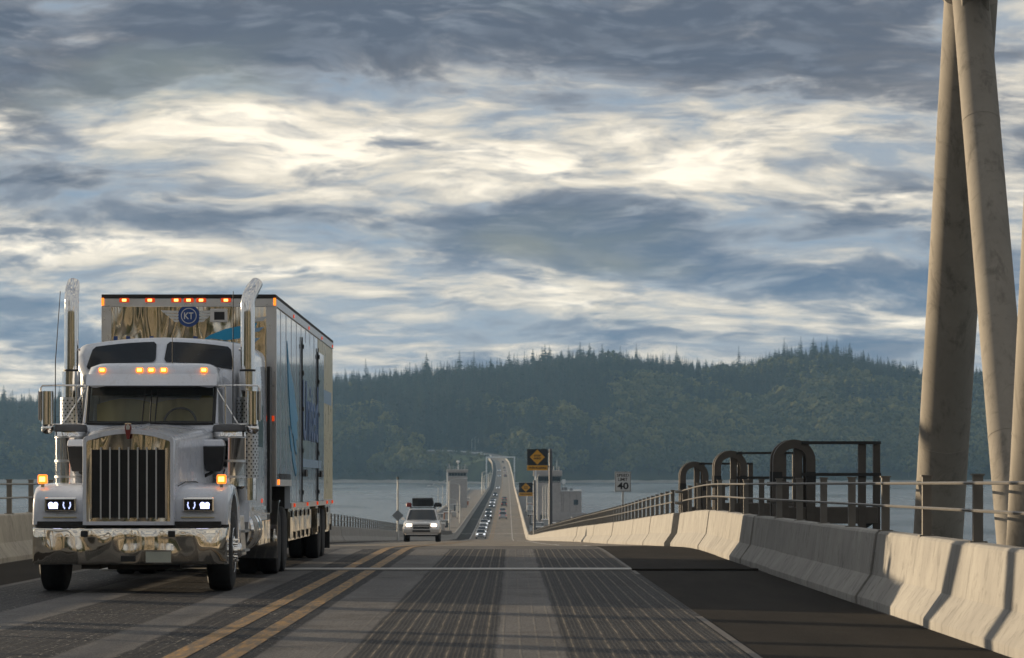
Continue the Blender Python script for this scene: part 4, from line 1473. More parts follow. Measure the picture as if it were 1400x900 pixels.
def car(kind, col, loc, rot, label, cat, group=None, lights='cool', name=None):
    root = empty(name or ('parked_car' if False else {'sedan': 'sedan_car', 'suv': 'sport_utility_vehicle', 'pickup': 'pickup_truck', 'van': 'van'}[kind]), loc, rot, label, cat, group)
    pm = car_paint(col)
    if kind == 'sedan':
        L, w, belt, roof_z, bl = 4.6, .90, .96, 1.45, [(0, .70), (.06, .80), (.3, .86), (1.2, .95), (3.9, 1.0), (4.5, .98), (4.6, .82)]
        cb, ct = (1.15, 4.15), (1.95, 3.45)
    elif kind == 'suv':
        L, w, belt, roof_z, bl = 4.6, .92, 1.10, 1.70, [(0, .80), (.06, .95), (.25, 1.02), (1.2, 1.12), (4.3, 1.14), (4.55, 1.1), (4.6, .9)]
        cb, ct = (1.15, 4.5), (1.75, 4.25)
    elif kind == 'van':
        L, w, belt, roof_z, bl = 4.9, .96, 1.10, 1.95, [(0, .80), (.06, .95), (.25, 1.05), (.9, 1.12), (4.6, 1.14), (4.85, 1.1), (4.9, .9)]
        cb, ct = (.75, 4.86), (1.35, 4.75)
    else:
        L, w, belt, roof_z, bl = 5.5, .97, 1.12, 1.80, [(0, .82), (.06, .98), (.25, 1.06), (1.3, 1.14), (5.3, 1.18), (5.45, 1.14), (5.5, .9)]
        cb, ct = (1.35, 3.35), (1.9, 3.1)
    zb = .26 if kind == 'sedan' else .36
    rings = []
    for i, (y, zt) in enumerate(bl):
        ww = w * (.86 if i in (0, len(bl) - 1) else (.95 if i in (1, len(bl) - 2) else 1.0))
        half = [(ww * .90, zb), (ww * .985, zb + .12), (ww, zb + .30), (ww * .985, zt - .10), (ww * .93, zt - .025), (ww * .80, zt), (0, zt + .02)]
        rings.append([(x, y, z) for x, z in half + [(-x, z) for x, z in reversed(half[:-1])]])
    mb = MB(); mb.loft(rings, True, True, True); body = mb.build('body', pm, root, smooth=40)
    mb = MB()
    mb.loft([rrect(-w * .90, w * .90, cb[0], cb[1], .16, belt - .04), rrect(-w * .86, w * .86, cb[0] + .12, cb[1] - .06, .16, belt + .08), rrect(-w * .70, w * .70, ct[0], ct[1], .16, roof_z - .05)], True, False, True)
    mb.build('window', M['car_glass'], body, smooth=40)
    mb = MB()
    mb.loft([rrect(-w * .715, w * .715, ct[0] - .02, ct[1] + .02, .16, roof_z - .055), rrect(-w * .70, w * .70, ct[0] + .03, ct[1] - .03, .16, roof_z - .015), rrect(-w * .5, w * .5, ct[0] + .25, ct[1] - .2, .16, roof_z)], True, True, True)
    mb.build('roof', pm, body, smooth=45)
    mb = MB()
    for s in (-1, 1):
        for (ya, yb) in ((cb[0] + .10, ct[0]), (cb[1] - .04, ct[1])):
            mb.pipe([(s * w * .865, ya, belt), (s * w * .70, yb, roof_z - .05)], .035, 6)
    mb.build('pillar', pm, body)
    if kind == 'pickup':
        mb = MB(); mb.b2(-w * .8, w * .8, 3.5, 5.35, 1.185, 1.20); mb.build('cargo_bed', M['black'], body)
    r_ = .33 if kind == 'sedan' else .38
    for s in (-1, 1):
        for yy in (.85, L - 1.0):
            mb = MB(); mb.lathe([(-.11, r_ * .6), (-.11, r_ * .93), (-.07, r_), (.07, r_), (.11, r_ * .93), (.11, r_ * .6)], (s * (w - .12), yy, r_), 'X', 20); wh = mb.build('wheel', M['rubber'], root, smooth=40)
            mb = MB(); mb.lathe([(0, r_ * .6), (s * .10, r_ * .58), (s * .085, .02)], (s * (w - .12), yy, r_), 'X', 16); mb.build('rim', M['alu'], wh)
        zl = bl[1][1] - .10
        mb = MB(); mb.b2(s * w * .52, s * w * .84, -.02, .12, zl - .07, zl + .06); hl = mb.build('headlight', M['lamp_warm'] if lights == 'warm' else M['lamp_cool'], body, bevel=0.02)
        zt_ = bl[-2][1] - .16
        mb = MB(); mb.b2(s * w * .66, s * w * .87, L - .05, L + .012, zt_ - .10, zt_ + .08); mb.build('tail_light', M['red_lamp'], body, bevel=0.01)
        mb = MB(); mb.box((s * (w + .06), cb[0] + .32, belt + .08), (.16, .10, .12)); mb.build('wing_mirror', pm, body, bevel=0.02)
    mb = MB(); mb.b2(-w * .46, w * .46, -.022, .05, bl[0][1] - .14, bl[1][1] - .05); mb.build('grille', M['black'], body, bevel=0.01)
    mb = MB(); mb.b2(-w * .60, w * .60, -.018, .05, zb + .06, zb + .20); mb.build('air_intake', M['black'], body, bevel=0.01)
    mb = MB(); mb.b2(-.26, .26, L - .01, L + .016, zb + .38, zb + .50); mb.build('licence_plate', M['sign_white'], body)
    mb = MB(); mb.b2(-w * .85, w * .85, .3, L - .3, zb - .08, zb + .05); mb.build('underbody', M['frame_dark'], root)
    return root


def on_road(off, y):
    return (xc(y) + off, y, zr(y) + 0.006)


def slope(y):
    return math.atan((zr(y + 2) - zr(y - 2)) / 4.0)


# the pale off-road car near the crest
SY = 168.0
suv = car('suv', (0.70, 0.69, 0.68), (P(576, 0, SY).x, SY, zr(SY) + .006), (slope(SY), 0, 0), 'pale off-road car with lit headlights and loaded roof following the truck', 'car', lights='warm', name='off_road_car')
mb = MB(); mb.b2(-.93, .93, -.06, .25, .42, .66); mb.build('bumper', car_paint((0.40, 0.38, 0.36)), suv, bevel=0.05)
mb = MB(); mb.b2(-.55, .55, -.075, -.02, .84, .88); mb.b2(-.55, .55, -.075, -.02, .76, .79); mb.build('grille_bar', M['alu'], suv)
mb = MB(); mb.b2(-.45, .45, -.075, -.05, .50, .60); mb.build('bumper_intake', M['black'], suv)
for s in (-1, 1):
    mb = MB(); mb.b2(s * .80, s * .97, .35, 1.4, .62, .78); mb.build('wheel_flare', car_paint((0.40, 0.38, 0.36)), suv, bevel=0.05)
    mb = MB(); mb.pipe([(s * .62, 1.9, 1.70), (s * .62, 1.95, 1.78), (s * .62, 4.0, 1.78), (s * .62, 4.1, 1.70)], .02, 6); mb.build('roof_rack', M['black'], suv)
for yy in (2.2, 3.6):
    mb = MB(); mb.b2(-.64, .64, yy, yy + .06, 1.76, 1.79); mb.build('rack_bar', M['black'], suv)
base = suv.location
bag = empty('cargo_bag', (base.x + .02, SY + 2.1, zr(SY + 2.1) + 1.82), label='black soft cargo bag strapped on the roof of the pale off-road car', cat='bag')
mb = MB(); mb.loft([rrect(-.50, .50, 0, 1.5, .15, 0), rrect(-.54, .54, -.02, 1.52, .15, .15), rrect(-.52, .50, 0, 1.5, .15, .38), rrect(-.42, .44, .1, 1.4, .15, .43)], True, True, True)
mb.build('bag_body', M['bag_black'], bag, smooth=45)
mb = MB(); mb.b2(-.545, -.25, -.03, .02, .02, .42); mb.build('bag_strap', M['frame_dark'], bag)
red = MB(); red.loft([rrect(-.13, .13, 0, .4, .06, 0), rrect(-.14, .14, 0, .4, .06, .12), rrect(-.10, .10, .05, .35, .06, .22)], True, True, True)
o = red.build('fuel_can', M['red_paint'], None, smooth=45); o.location = (base.x - .70, SY + 2.2, zr(SY + 2.2) + 1.80)
tag(o, 'small red can beside the black roof bag of the pale off-road car', 'can')
blk = MB(); blk.loft([rrect(-.2, .2, 0, .5, .08, 0), rrect(-.21, .21, 0, .5, .08, .12), rrect(-.12, .12, .1, .4, .08, .22)], True, True, True)
o = blk.build('duffel_bag', M['bag_black'], None, smooth=45); o.location = (base.x + .78, SY + 2.3, zr(SY + 2.3) + 1.80)
tag(o, 'small dark bag on the right side of the loaded off-road car roof', 'bag')

WHT, SIL, BLK, GRY, GRN, NAV = (0.62, 0.63, 0.65), (0.36, 0.38, 0.40), (0.015, 0.016, 0.018), (0.09, 0.10, 0.11), (0.05, 0.075, 0.07), (0.02, 0.035, 0.07)
ONC = 'oncoming cars queued on the floating bridge'
DEP = 'cars driving away on the floating bridge'
oncoming = [  # distance, kind, colour, words
    (588, 'suv', WHT, 'white car with lit headlights leading the oncoming queue on the bridge'),
    (620, 'suv', WHT, 'white car second in the oncoming queue, just behind the leader'),
    (668, 'sedan', SIL, 'silver blue sedan third in the oncoming queue on the bridge'),
    (700, 'suv', WHT, 'white car fourth in the oncoming queue, close behind the silver sedan'),
    (736, 'sedan', GRY, 'dark grey car fifth in the oncoming queue on the bridge'),
    (800, 'suv', BLK, 'black car sixth in the oncoming queue on the bridge'),
    (860, 'suv', GRN, 'dark green grey car seventh in the oncoming queue'),
    (990, 'sedan', GRN, 'dark greenish sedan leading the second oncoming cluster'),
    (1060, 'suv', WHT, 'white car second in the farther oncoming cluster'),
    (1140, 'sedan', BLK, 'black sedan in the middle of the farther oncoming cluster'),
    (1290, 'suv', NAV, 'dark blue car at the back of the farther oncoming cluster'),
    (1640, 'sedan', WHT, 'lone small white sedan far down the oncoming lane'),
    (2040, 'sedan', SIL, 'tiny silver sedan climbing toward the far gantry in the oncoming lane'),
    (2290, 'suv', WHT, 'tiny white car under the far gantry in the oncoming lane')]
for y, k, c, lab in oncoming:
    car(k, c, on_road(-1.95 + rnd.uniform(-.15, .15), y), (slope(y), 0, 0), lab, 'car', ONC)
departing = [
    (798, 'pickup', SIL, 'grey pickup nearest of the cars driving away on the bridge'),
    (868, 'suv', SIL, 'grey car directly ahead of the nearest departing pickup'),
    (1015, 'suv', BLK, 'dark car driving away in the middle of the departing lane'),
    (1165, 'sedan', GRY, 'grey sedan ahead of the dark departing car'),
    (2030, 'suv', BLK, 'tiny dark car driving away near the far gantry'),
    (2230, 'suv', WHT, 'tiny white car driving away just before the far gantry'),
    (2370, 'suv', GRY, 'tiny grey car driving away just past the far gantry'),
    (2520, 'suv', BLK, 'tiny dark car climbing off the far end of the bridge')]
for y, k, c, lab in departing:
    L_ = 5.5 if k == 'pickup' else 4.6
    car(k, c, on_road(1.75 + rnd.uniform(-.15, .15), y + L_), (-slope(y), 0, math.pi), lab, 'car', DEP)


# ================================================================== signs
def flash_sign(y, pxl, pxr, py0, py1, py2, ppole, ptop, label):
    a = P(pxl, py0, y); b = P(pxr, py1, y); c = P(pxr, py2, y)
    xp = P(ppole, 0, y).x
    zt = P(0, ptop, y).z
    zbase = zr(y) + .2
    root = empty('warning_sign', (xp, y, zbase), label=label, cat='road sign', group='flashing stop warning signs')
    lo = Vector((xp, y, zbase))
    x0, x1 = a.x - xp, b.x - xp
    z0, z1, z2 = a.z - zbase, b.z - zbase, c.z - zbase
    w = x1 - x0
    cx_, cz_ = (x0 + x1) / 2, (z0 + z1) / 2
    mb = MB(); mb.tube((0, .2, -1.6), (0, .2, zt - zbase - .12), .19, .16, 16); mb.sphere((0, .2, zt - zbase - .1), .17, 12, 8); mb.build('pole', M['pole_dark'], root, smooth=40)
    for z in (z0 - .25, z1 - .1):
        mb = MB(); mb.pipe([(0, .2, z), (x0 + .3 * w, .12, z)], .05, 8); mb.build('arm', M['pole_dark'], root)
    mb = MB(); mb.b2(x0, x1, .0, .06, z1, z0); pn = mb.build('panel', M['sign_black'], root, bevel=0.01)
    r_ = (z0 - z1) * .46
    mb = MB(); mb.prism([(cx_, cz_ - r_), (cx_ + r_, cz_), (cx_, cz_ + r_), (cx_ - r_, cz_)], 'Y', -.012, -.001); dm = mb.build('diamond', M['sign_yellow'], pn)
    text('STOP', .3, M['sign_black'], dm, Matrix.Translation((cx_, -.02, cz_ + r_ * .19)) @ FRONT, .003, .012, (r_ * .88, r_ * .26))
    text('AHEAD', .3, M['sign_black'], dm, Matrix.Translation((cx_, -.02, cz_ - r_ * .17)) @ FRONT, .003, .012, (r_ * .98, r_ * .26))
    mb = MB(); mb.b2(x0, x1, .0, .05, z2, z1 - .012); pq = mb.build('plaque', M['sign_yellow'], root, bevel=0.006)
    text('WHEN FLASHING', .3, M['sign_black'], pq, Matrix.Translation((cx_, -.008, (z1 + z2) / 2)) @ FRONT, .003, .008, (w * .88, abs(z1 - z2) * .45))
    return root


flash_sign(312, 720.6, 748.7, 614, 636.3, 643.3, 752.8, 614.5, 'large black and yellow diamond stop-ahead sign on the nearer tall pole')
flash_sign(452, 709.5, 728.2, 660, 673.4, 678.3, 730.8, 657, 'smaller black and yellow diamond stop-ahead sign lower and farther away')

y = 126.0
xp = xc(y) + hw(y) + .60
sp = empty('speed_limit_sign', (xp, y, zr(y)), label='white speed limit 40 sign behind the right railing', cat='road sign')
zt, zb_ = P(0, 645, y).z - zr(y), P(0, 672.4, y).z - zr(y)
mb = MB(); mb.b2(-.305, .305, -.02, 0, zb_, zt); pn = mb.build('panel', M['sign_white'], sp, bevel=0.004)
mb = MB()
for (x0, x1, z0, z1) in ((-.290, .290, zt - .030, zt - .014), (-.290, .290, zb_ + .014, zb_ + .030), (-.290, -.274, zb_ + .03, zt - .03), (.274, .290, zb_ + .03, zt - .03)):
    mb.b2(x0, x1, -.024, -.0205, z0, z1)
mb.build('border', M['sign_black'], pn)
hh = zt - zb_
text('SPEED', .2, M['sign_black'], pn, Matrix.Translation((0, -.024, zt - hh * .18)) @ FRONT, .002, .004, (.46, .115))
text('LIMIT', .2, M['sign_black'], pn, Matrix.Translation((0, -.024, zt - hh * .385)) @ FRONT, .002, .004, (.36, .115))
text('40', .3, M['sign_black'], pn, Matrix.Translation((0, -.024, zt - hh * .71)) @ FRONT, .002, .008, (.43, .26))
mb = MB(); mb.b2(-.035, .035, .002, .07, -.6, zt - .04); mb.build('post', M['galv'], sp)

y = 262.0
xp = P(544, 0, y).x
sg = empty('road_sign', (xp, y, zr(y)), label='diamond sign seen from behind on a grey pole left of the pale off-road car', cat='road sign')
mb = MB(); mb.tube((0, 0, -.6), (0, 0, P(0, 657, y).z - zr(y)), .085, .075, 14); mb.build('pole', M['lamp_pole'], sg, smooth=40)
mb = MB(); zt = P(0, 656, y).z - zr(y); mb.tube((0, 0, zt), (0, 0, zt + .22), .09, .08, 12); mb.build('pole_cap', M['black'], sg)
zc_ = P(0, 705, y).z - zr(y); mb = MB(); mb.prism([(0, zc_ - .46), (.46, zc_), (0, zc_ + .46), (-.46, zc_)], 'Y', -.13, -.11); mb.build('sign_plate', M['sign_back'], sg)
mb = MB(); mb.b2(-.3, .3, -.11, -.07, zc_ - .03, zc_ + .03); mb.build('bracket', M['galv'], sg)


# ================================================================== pontoons, towers, lamps
PZ = 3.0
for k in range(8):
    ya, yb = 600 + k * 140, 600 + k * 140 + 136
    xm = xc((ya + yb) / 2)
    po = empty('pontoon', (xm, ya, 0), label='long low concrete pontoon carrying the bridge, %s from the near end' % ('first', 'second', 'third', 'fourth', 'fifth', 'sixth', 'seventh', 'eighth')[k], cat='pontoon', group='concrete pontoons under the bridge')
    mb = MB(); mb.b2(-17.5, 19.5, 0, yb - ya, -1.2, PZ); mb.build('hull', M['pontoon'], po, bevel=0.1)
    mb = MB()
    for s in (-17.3, 19.2):
        mb.b2(s, s + .2, 0.3, yb - ya - .3, PZ - .01, PZ + .5)
    mb.build('kerb', M['tower_conc'], po)
    mb = MB(); mb.b2(-4.5, 4.5, 1, yb - ya - 1, PZ - .01, zr((ya + yb) / 2) - .85 + (0 if yb < 1640 else -.5)); mb.build('pier_wall', M['tower_conc'], po)
    for s in (-1, 1):
        mb = MB()
        x = -16.8 if s < 0 else 18.7
        for z in (.5, 1.0):
            mb.pipe([(x, 0.5, PZ + z + .02), (x, yb - ya - .5, PZ + z + .02)], .035, 5)
        for j in range(24):
            mb.pipe([(x, .8 + j * 5.6, PZ), (x, .8 + j * 5.6, PZ + 1.03)], .035, 5)
        mb.build('handrail', M['lamp_pole'], po)
for k, yy in enumerate((110, 180, 260, 340, 420, 500, 570, 1800, 1960, 2120, 2280, 2420, 2540)):
    zt = zr(yy) - .88
    pr = empty('bridge_pier', (xc(yy), yy, 0), label='concrete bridge pier under the roadway, %s from the near end' % ('first', 'second', 'third', 'fourth', 'fifth', 'sixth', 'seventh', 'eighth', 'ninth', 'tenth', 'eleventh', 'twelfth', 'thirteenth')[k], cat='pier', group='concrete piers under the roadway')
    mb = MB(); mb.b2(-4.2, -2.6, -.9, .9, -1.2, zt - .8); mb.b2(2.6, 4.2, -.9, .9, -1.2, zt - .8); mb.build('column', M['tower_conc'], pr, bevel=.1)
    mb = MB(); mb.b2(-5.8, 5.8, -1, 1, zt - .8, zt); mb.build('cap_beam', M['tower_conc'], pr, bevel=.08)


def window_row(parent, xs, y, z0, z1, m_):
    for (a, b) in xs:
        mb = MB(); mb.b2(a, b, y - .05, y - .01, z0, z1); w = mb.build('window', m_, parent)
        mb = MB()
        mb.b2(a - .08, b + .08, y - .10, y - .015, z0 - .10, z0); mb.b2(a - .08, b + .08, y - .10, y - .015, z1, z1 + .08)
        mb.build('frame', M['lamp_pole'], w)


# left control tower
yT = 1062.0
a = P(612, 641, yT); b = P(638.5, 694, yT)
tw = empty('control_tower', ((a.x + b.x) / 2, yT, PZ), label='square concrete control tower with window band left of the bridge', cat='tower')
w2 = (b.x - a.x) / 2; Ht = a.z - PZ
mb = MB(); mb.b2(-w2, w2, 0, 6.5, 0, Ht - 2.5); mb.build('shaft', M['tower_conc'], tw, bevel=0.08)
mb = MB(); mb.b2(-w2 + .15, w2 - .15, .15, 6.3, Ht - 2.51, Ht - 1.2); mb.build('cabin', M['sign_back'], tw)
n = 6
window_row(tw, [(-w2 + .3 + i * (2 * w2 - .6) / n + .08, -w2 + .3 + (i + 1) * (2 * w2 - .6) / n - .08) for i in range(n)], .15, Ht - 2.35, Ht - 1.35, M['glass_dark'])
mb = MB(); mb.b2(-w2 - .25, w2 + .25, -.3, 6.8, Ht - 1.2, Ht - .25); mb.build('roof', M['tower_conc'], tw, bevel=0.1)
mb = MB()
for i in range(8):
    x = -w2 + i * 2 * w2 / 7
    mb.pipe([(x, 0, Ht - .26), (x, 0, Ht + .6)], .03, 5)
mb.pipe([(-w2, 0, Ht + .6), (w2, 0, Ht + .6)], .03, 5)
mb.build('roof_railing', M['lamp_pole'], tw)
mb = MB(); mb.tube((0.2, 3, Ht - .3), (.2, 3, Ht + 2.0), .12, .08, 10); mb.sphere((.2, 3, Ht + 2.3), (.55, .55, .38), 14, 8); mb.build('radar_dome', M['white_plain'], tw, smooth=60)
mb = MB(); mb.pipe([(-w2 + .5, 3, Ht - .3), (-w2 + .5, 3, Ht + 1.8)], .05, 6); mb.pipe([(w2 - .7, 3, Ht - .3), (w2 - .7, 3, Ht + 1.5)], .06, 6); mb.build('antenna', M['lamp_pole'], tw)
mb = MB(); mb.tube((-w2 - .08, -.1, 0), (-w2 - .08, -.1, Ht - .3), .18, .18, 10); mb.build('downpipe', M['white_plain'], tw, smooth=40)

# right control building
yB = 832.0
a = P(731, 643.5, yB); b = P(767, 712, yB); c = P(795, 672, yB)
bd = empty('control_building', (a.x, yB, PZ), label='pale concrete control building with dark green window band right of the bridge', cat='building')
wT = b.x - a.x; wB = c.x - a.x; Ht = a.z - PZ; Hb = c.z - PZ
mb = MB(); mb.b2(0, wT, 0, 8, 0, Ht - 3.0); mb.build('tower_wall', M['tower_conc'], bd, bevel=0.06)
mb = MB(); mb.b2(.1, wT - .1, .1, 7.9, Ht - 3.01, Ht - 1.35); mb.build('cabin', M['frame_dark'], bd)
window_row(bd, [(.3 + i * (wT - .6) / 6 + .06, .3 + (i + 1) * (wT - .6) / 6 - .06) for i in range(6)], .1, Ht - 2.7, Ht - 1.5, M['car_glass'])
mb = MB(); mb.b2(-.3, wT + .3, -.3, 8.2, Ht - 1.35, Ht); mb.build('roof', M['tower_conc'], bd, bevel=0.08)
mb = MB(); mb.b2(wT + .004, wB, .3, 14, 0, Hb); ann = mb.build('annex_wall', M['tower_conc'], bd, bevel=0.06)
mb = MB(); mb.b2(wT - 3, wB + .15, .15, 14.2, Hb + .004, Hb + .25); mb.build('annex_coping', M['white_plain'], bd)
mb = MB(); mb.b2(wT + 3.2, wT + 4.3, .22, .29, Hb - 3.4, Hb - 2.1); mb.build('annex_window', M['car_glass'], bd)
for i in range(3):
    mb = MB(); mb.b2(wT + .6 + i * 1.6, wT + .66 + i * 1.6, .24, .298, 2.2, Hb - .1); mb.build('wall_joint', M['pontoon'], bd)
mb = MB(); mb.b2(-.8, wB + 1.0, -2.5, -.004, 0, 1.9); mb.build('base_block', M['tower_conc'], bd, bevel=0.06)
mb = MB(); mb.b2(1.4, 3.0, -2.56, -2.505, .05, 1.5); mb.build('doorway', M['black'], bd)
mb = MB(); mb.b2(wT + .2, wT + 1.6, 1, 3, Hb + .25, Hb + 1.0); mb.b2(wT + 2.2, wT + 3.0, 1, 3, Hb + .25, Hb + .75); mb.build('roof_unit', M['sign_back'], bd)
mb = MB(); mb.pipe([(wT - 1.0, 2, Ht), (wT - 1.0, 2, Ht + 2.6)], .05, 6); mb.pipe([(wT - .5, 2, Ht), (wT - .5, 2, Ht + 1.1)], .08, 6); mb.pipe([(wT - 1.8, 2, Ht), (wT - 1.8, 2, Ht + 1.0)], .1, 6); mb.build('antenna', M['lamp_pole'], bd)
mb = MB(); mb.tube((.25, -.2, 1.9), (.25, -.2, Ht + .3), .22, .22, 12); mb.build('downpipe', M['white_plain'], bd, smooth=40)
mb = MB(); mb.b2(wT + .3, wT + 1.1, -.2, .2, Hb + 1.9, Hb + 3.0); mb.pipe([(wT + .7, 0.1, Hb), (wT + .7, .1, Hb + 2)], .06, 6); mb.build('signal_box', M['white_plain'], bd)


def lamp_post(px, pyb, pyt, y, arm, label, group, zb=None, r=.09):
    x = P(px, 0, y).x
    z0 = P(0, pyb, y).z if zb is None else zb
    h = P(0, pyt, y).z - z0
    root = empty('lamp_post', (x, y, z0), label=label, cat='lamp post', group=group)
    mb = MB(); mb.tube((0, 0, -.05), (0, 0, h - .3), r * 1.25, r * .8, 10); mb.build('pole', M['lamp_pole'], root, smooth=40)
    mb = MB(); mb.pipe([(0, 0, h - .35), (arm * .12, 0, h - .05), (arm * .5, 0, h + .22), (arm, 0, h + .3)], r * .6, 6); mb.build('arm', M['lamp_pole'], root)
    mb = MB(); mb.box((arm * 1.12, 0, h + .29), (abs(arm) * .30, .28, .14)); mb.build('lamp_head', M['white_plain'], root, bevel=0.03)
    mb = MB(); mb.box((0, 0, .15), (.5, .5, .3)); mb.build('base', M['tower_conc'], root)


G1 = 'lamp posts along the left pontoon'
words = ('nearest', 'second', 'third', 'fourth', 'fifth')
for k, yy in enumerate((944, 1010, 1090, 1180, 1285)):
    xx = xc(yy) - 16.9
    lamp_post(700 + xx * F / yy, 0, 630 + (18 - PZ - 7.6) * F / yy, yy, -2.4, words[k] + ' curved-arm lamp post in the row along the left pontoon edge', G1, zb=PZ)
lamp_post(614.3, 0, 656, 693, 3.0, 'tall grey lamp post left of the concrete tower reaching over the pontoon', 'tall lamp posts left of the roadway', zb=PZ, r=.16)
lamp_post(628.8, 0, 662, 780, -2.6, 'lamp post standing against the front of the concrete tower', 'tall lamp posts left of the roadway', zb=PZ, r=.13)
lamp_post(625.2, 0, 684, 860, -1.6, 'short lamp post at the foot of the concrete tower', 'tall lamp posts left of the roadway', zb=PZ, r=.12)
lamp_post(659.3, 0, 646, 1480, 1.4, 'lamp post on the left side midway to the far gantry', 'lamp posts toward the far gantry', zb=PZ, r=.22)
lamp_post(662, 0, 650, 1600, 1.4, 'lamp post just behind the one midway to the far gantry', 'lamp posts toward the far gantry', zb=PZ, r=.18)
lamp_post(668, 0, 648, 1720, 1.2, 'lamp post on the left closest to the far gantry', 'lamp posts toward the far gantry', zb=PZ, r=.18)
G3 = 'lamp posts in front of the right control building'
for k, (px, yy) in enumerate(((742.5, 790), (745.8, 800), (749.3, 812))):
    lamp_post(px, 0, 664.5, yy, 1.0, ('left', 'middle', 'right')[k] + ' of the three lamp posts before the right control building', G3, zb=PZ, r=.12)
lamp_post(735, 0, 651, 760, .4, 'white pole left of the right control building', G3, zb=PZ, r=.15)
lamp_post(720.5, 0, 676, 860, .5, 'short white pole below the smaller diamond sign', G3, zb=PZ, r=.10)

# clutter standing on the pontoon decks
rnd = random.Random(11)
words = ('grey', 'tan', 'brown', 'dark', 'white', 'rusty orange')
mats_ = ('sign_back', 'tower_conc', 'steel_brown', 'frame_dark', 'white_plain', 'orange_paint')
slots = [(-13.2, 660), (-11.2, 690), (-14.6, 715), (-11.6, 745), (-14.0, 775), (-12.0, 810), (-14.8, 850), (-11.4, 885), (-13.8, 925), (-11.8, 965), (-14.0, 1010), (-11.3, 1110), (-13.9, 1150), (-12.2, 1200),
         (9.2, 640), (11.0, 665), (8.8, 690), (12.6, 700), (9.6, 730), (11.8, 755), (8.8, 775), (9.0, 900), (9.4, 960), (9.8, 1030)]
for k, (off, yy) in enumerate(slots):
    w_, d_, h_ = rnd.uniform(1.4, 2.6), rnd.uniform(2, 5), rnd.uniform(1.2, 2.4)
    side = 'left' if off < 0 else 'right'
    nth = k if off < 0 else k - 14
    q = k % 6
    cb_ = empty('equipment_cabinet', (xc(yy) + off, yy, PZ), label='%s equipment cabinet on the %s pontoon, %s from the near end' % (words[q], side, ('first', 'second', 'third', 'fourth', 'fifth', 'sixth', 'seventh', 'eighth', 'ninth', 'tenth', 'eleventh', 'twelfth', 'thirteenth', 'fourteenth')[nth]), cat='cabinet', group='equipment cabinets on the pontoons')
    mb = MB(); mb.b2(-w_ / 2, w_ / 2, 0, d_, .12, h_); mb.b2(-w_ / 2 + .1, w_ / 2 - .1, .1, d_ - .1, 0, .12); mb.build('housing', M[mats_[q]], cb_, bevel=0.04)
    mb = MB(); mb.b2(-w_ / 2 - .1, w_ / 2 + .1, -.1, d_ + .1, h_, h_ + .1); mb.build('lid', M['white_plain' if q != 4 else 'sign_back'], cb_)
    mb = MB(); mb.b2(-w_ * .3, w_ * .3, -.03, -.002, .3, h_ - .2); mb.build('door', M['galv'], cb_)

# far gantry
yG = 2290.0
g0, g1 = P(665, 626, yG), P(703.3, 645.5, yG)
ga = empty('bridge_gantry', (g0.x, yG, 0), label='white portal gantry spanning the road at the far end of the bridge', cat='gantry')
ww = g1.x - g0.x
for x in (0, ww):
    mb = MB(); mb.b2(x - .45, x + .45, -.4, .4, -1.2, g0.z); mb.build('leg', M['white_plain'], ga)
mb = MB(); mb.b2(-.45, ww + .45, -.38, .38, g0.z - .001, g0.z + .85); mb.build('crossbeam', M['white_plain'], ga)
mb = MB(); mb.b2(-2.5, 5.0, -.5, .5, 9.2, 9.6); mb.b2(ww - 4.5, ww + .4, -.5, .5, 9.2, 9.6); mb.build('walkway', M['sign_back'], ga)
for k, (px, pyt) in enumerate(((673, 648), (676, 645), (664.5, 652))):
    yy = 2000 + 60 * k
    lamp_post(px - 6, 0, pyt, yy, .5, ('nearest', 'middle', 'farthest')[k] + ' small post on the left approach below the gantry', 'small posts below the gantry', zb=-.2, r=.16)


# ================================================================== the far shore
ridge = pchip([((px - 700) / F * 3250, CAMZ + (HOR - py - 16) / F * 3250) for px, py in
               ((-1800, 560), (-400, 560), (0, 550), (60, 553), (200, 538), (460, 518), (520, 516), (600, 510), (700, 503), (800, 491), (900, 496), (1000, 503), (1090, 482), (1150, 486), (1200, 500), (1300, 512), (1400, 514), (1800, 530), (3000, 540))])


def shore(x):
    return 2716 + 14 * noise.noise(Vector((x * .006, 0.3, 0))) - 88 * math.exp(-((x + 28) / 62.0) ** 2)


# shore road curving left along the bank
sr = [(xc(2636), 2636, zr(2636))]
for px, py, D in ((682.5, 624.5, 2672), (671, 621.8, 2704), (655, 619.6, 2732), (632, 617.6, 2756), (606, 616.8, 2772), (570, 617.5, 2785), (520, 619, 2800)):
    p = P(px, py, D); sr.append(tuple(p))
fx = pchip([(i, p[0]) for i, p in enumerate(sr)]); fy = pchip([(i, p[1]) for i, p in enumerate(sr)]); fz = pchip([(i, p[2]) for i, p in enumerate(sr)])
pts = [Vector((fx(i * .25), fy(i * .25), fz(i * .25))) for i in range(29)]
def terrain(x, y):
    sh = shore(x)
    t_ = (y - sh) / (3250 - sh)
    if t_ <= 0: return -2.5 + max(-3, t_ * 60)
    H = ridge(max(-2000, min(2000, x)))
    s_ = min(1, t_) ** .62
    s_ = s_ + (.018 * (t_ - 1) if t_ > 1 else 0) * 0
    z = H * s_ - 2.0
    if t_ > 1: z = H - (y - 3250) * .05
    z += 5 * noise.noise(Vector((x * .008, y * .008, 0))) * min(1, t_ * 5)
    if -170 < x < 80 and y < 2860:
        d2, zz = min(((x - p.x) ** 2 + (y - p.y) ** 2, p.z) for p in pts)
        w_ = math.exp(-d2 / 30.0 ** 2)
        z = z + (zz - 1.6 - z) * min(1.0, w_ * 1.25)
    return z


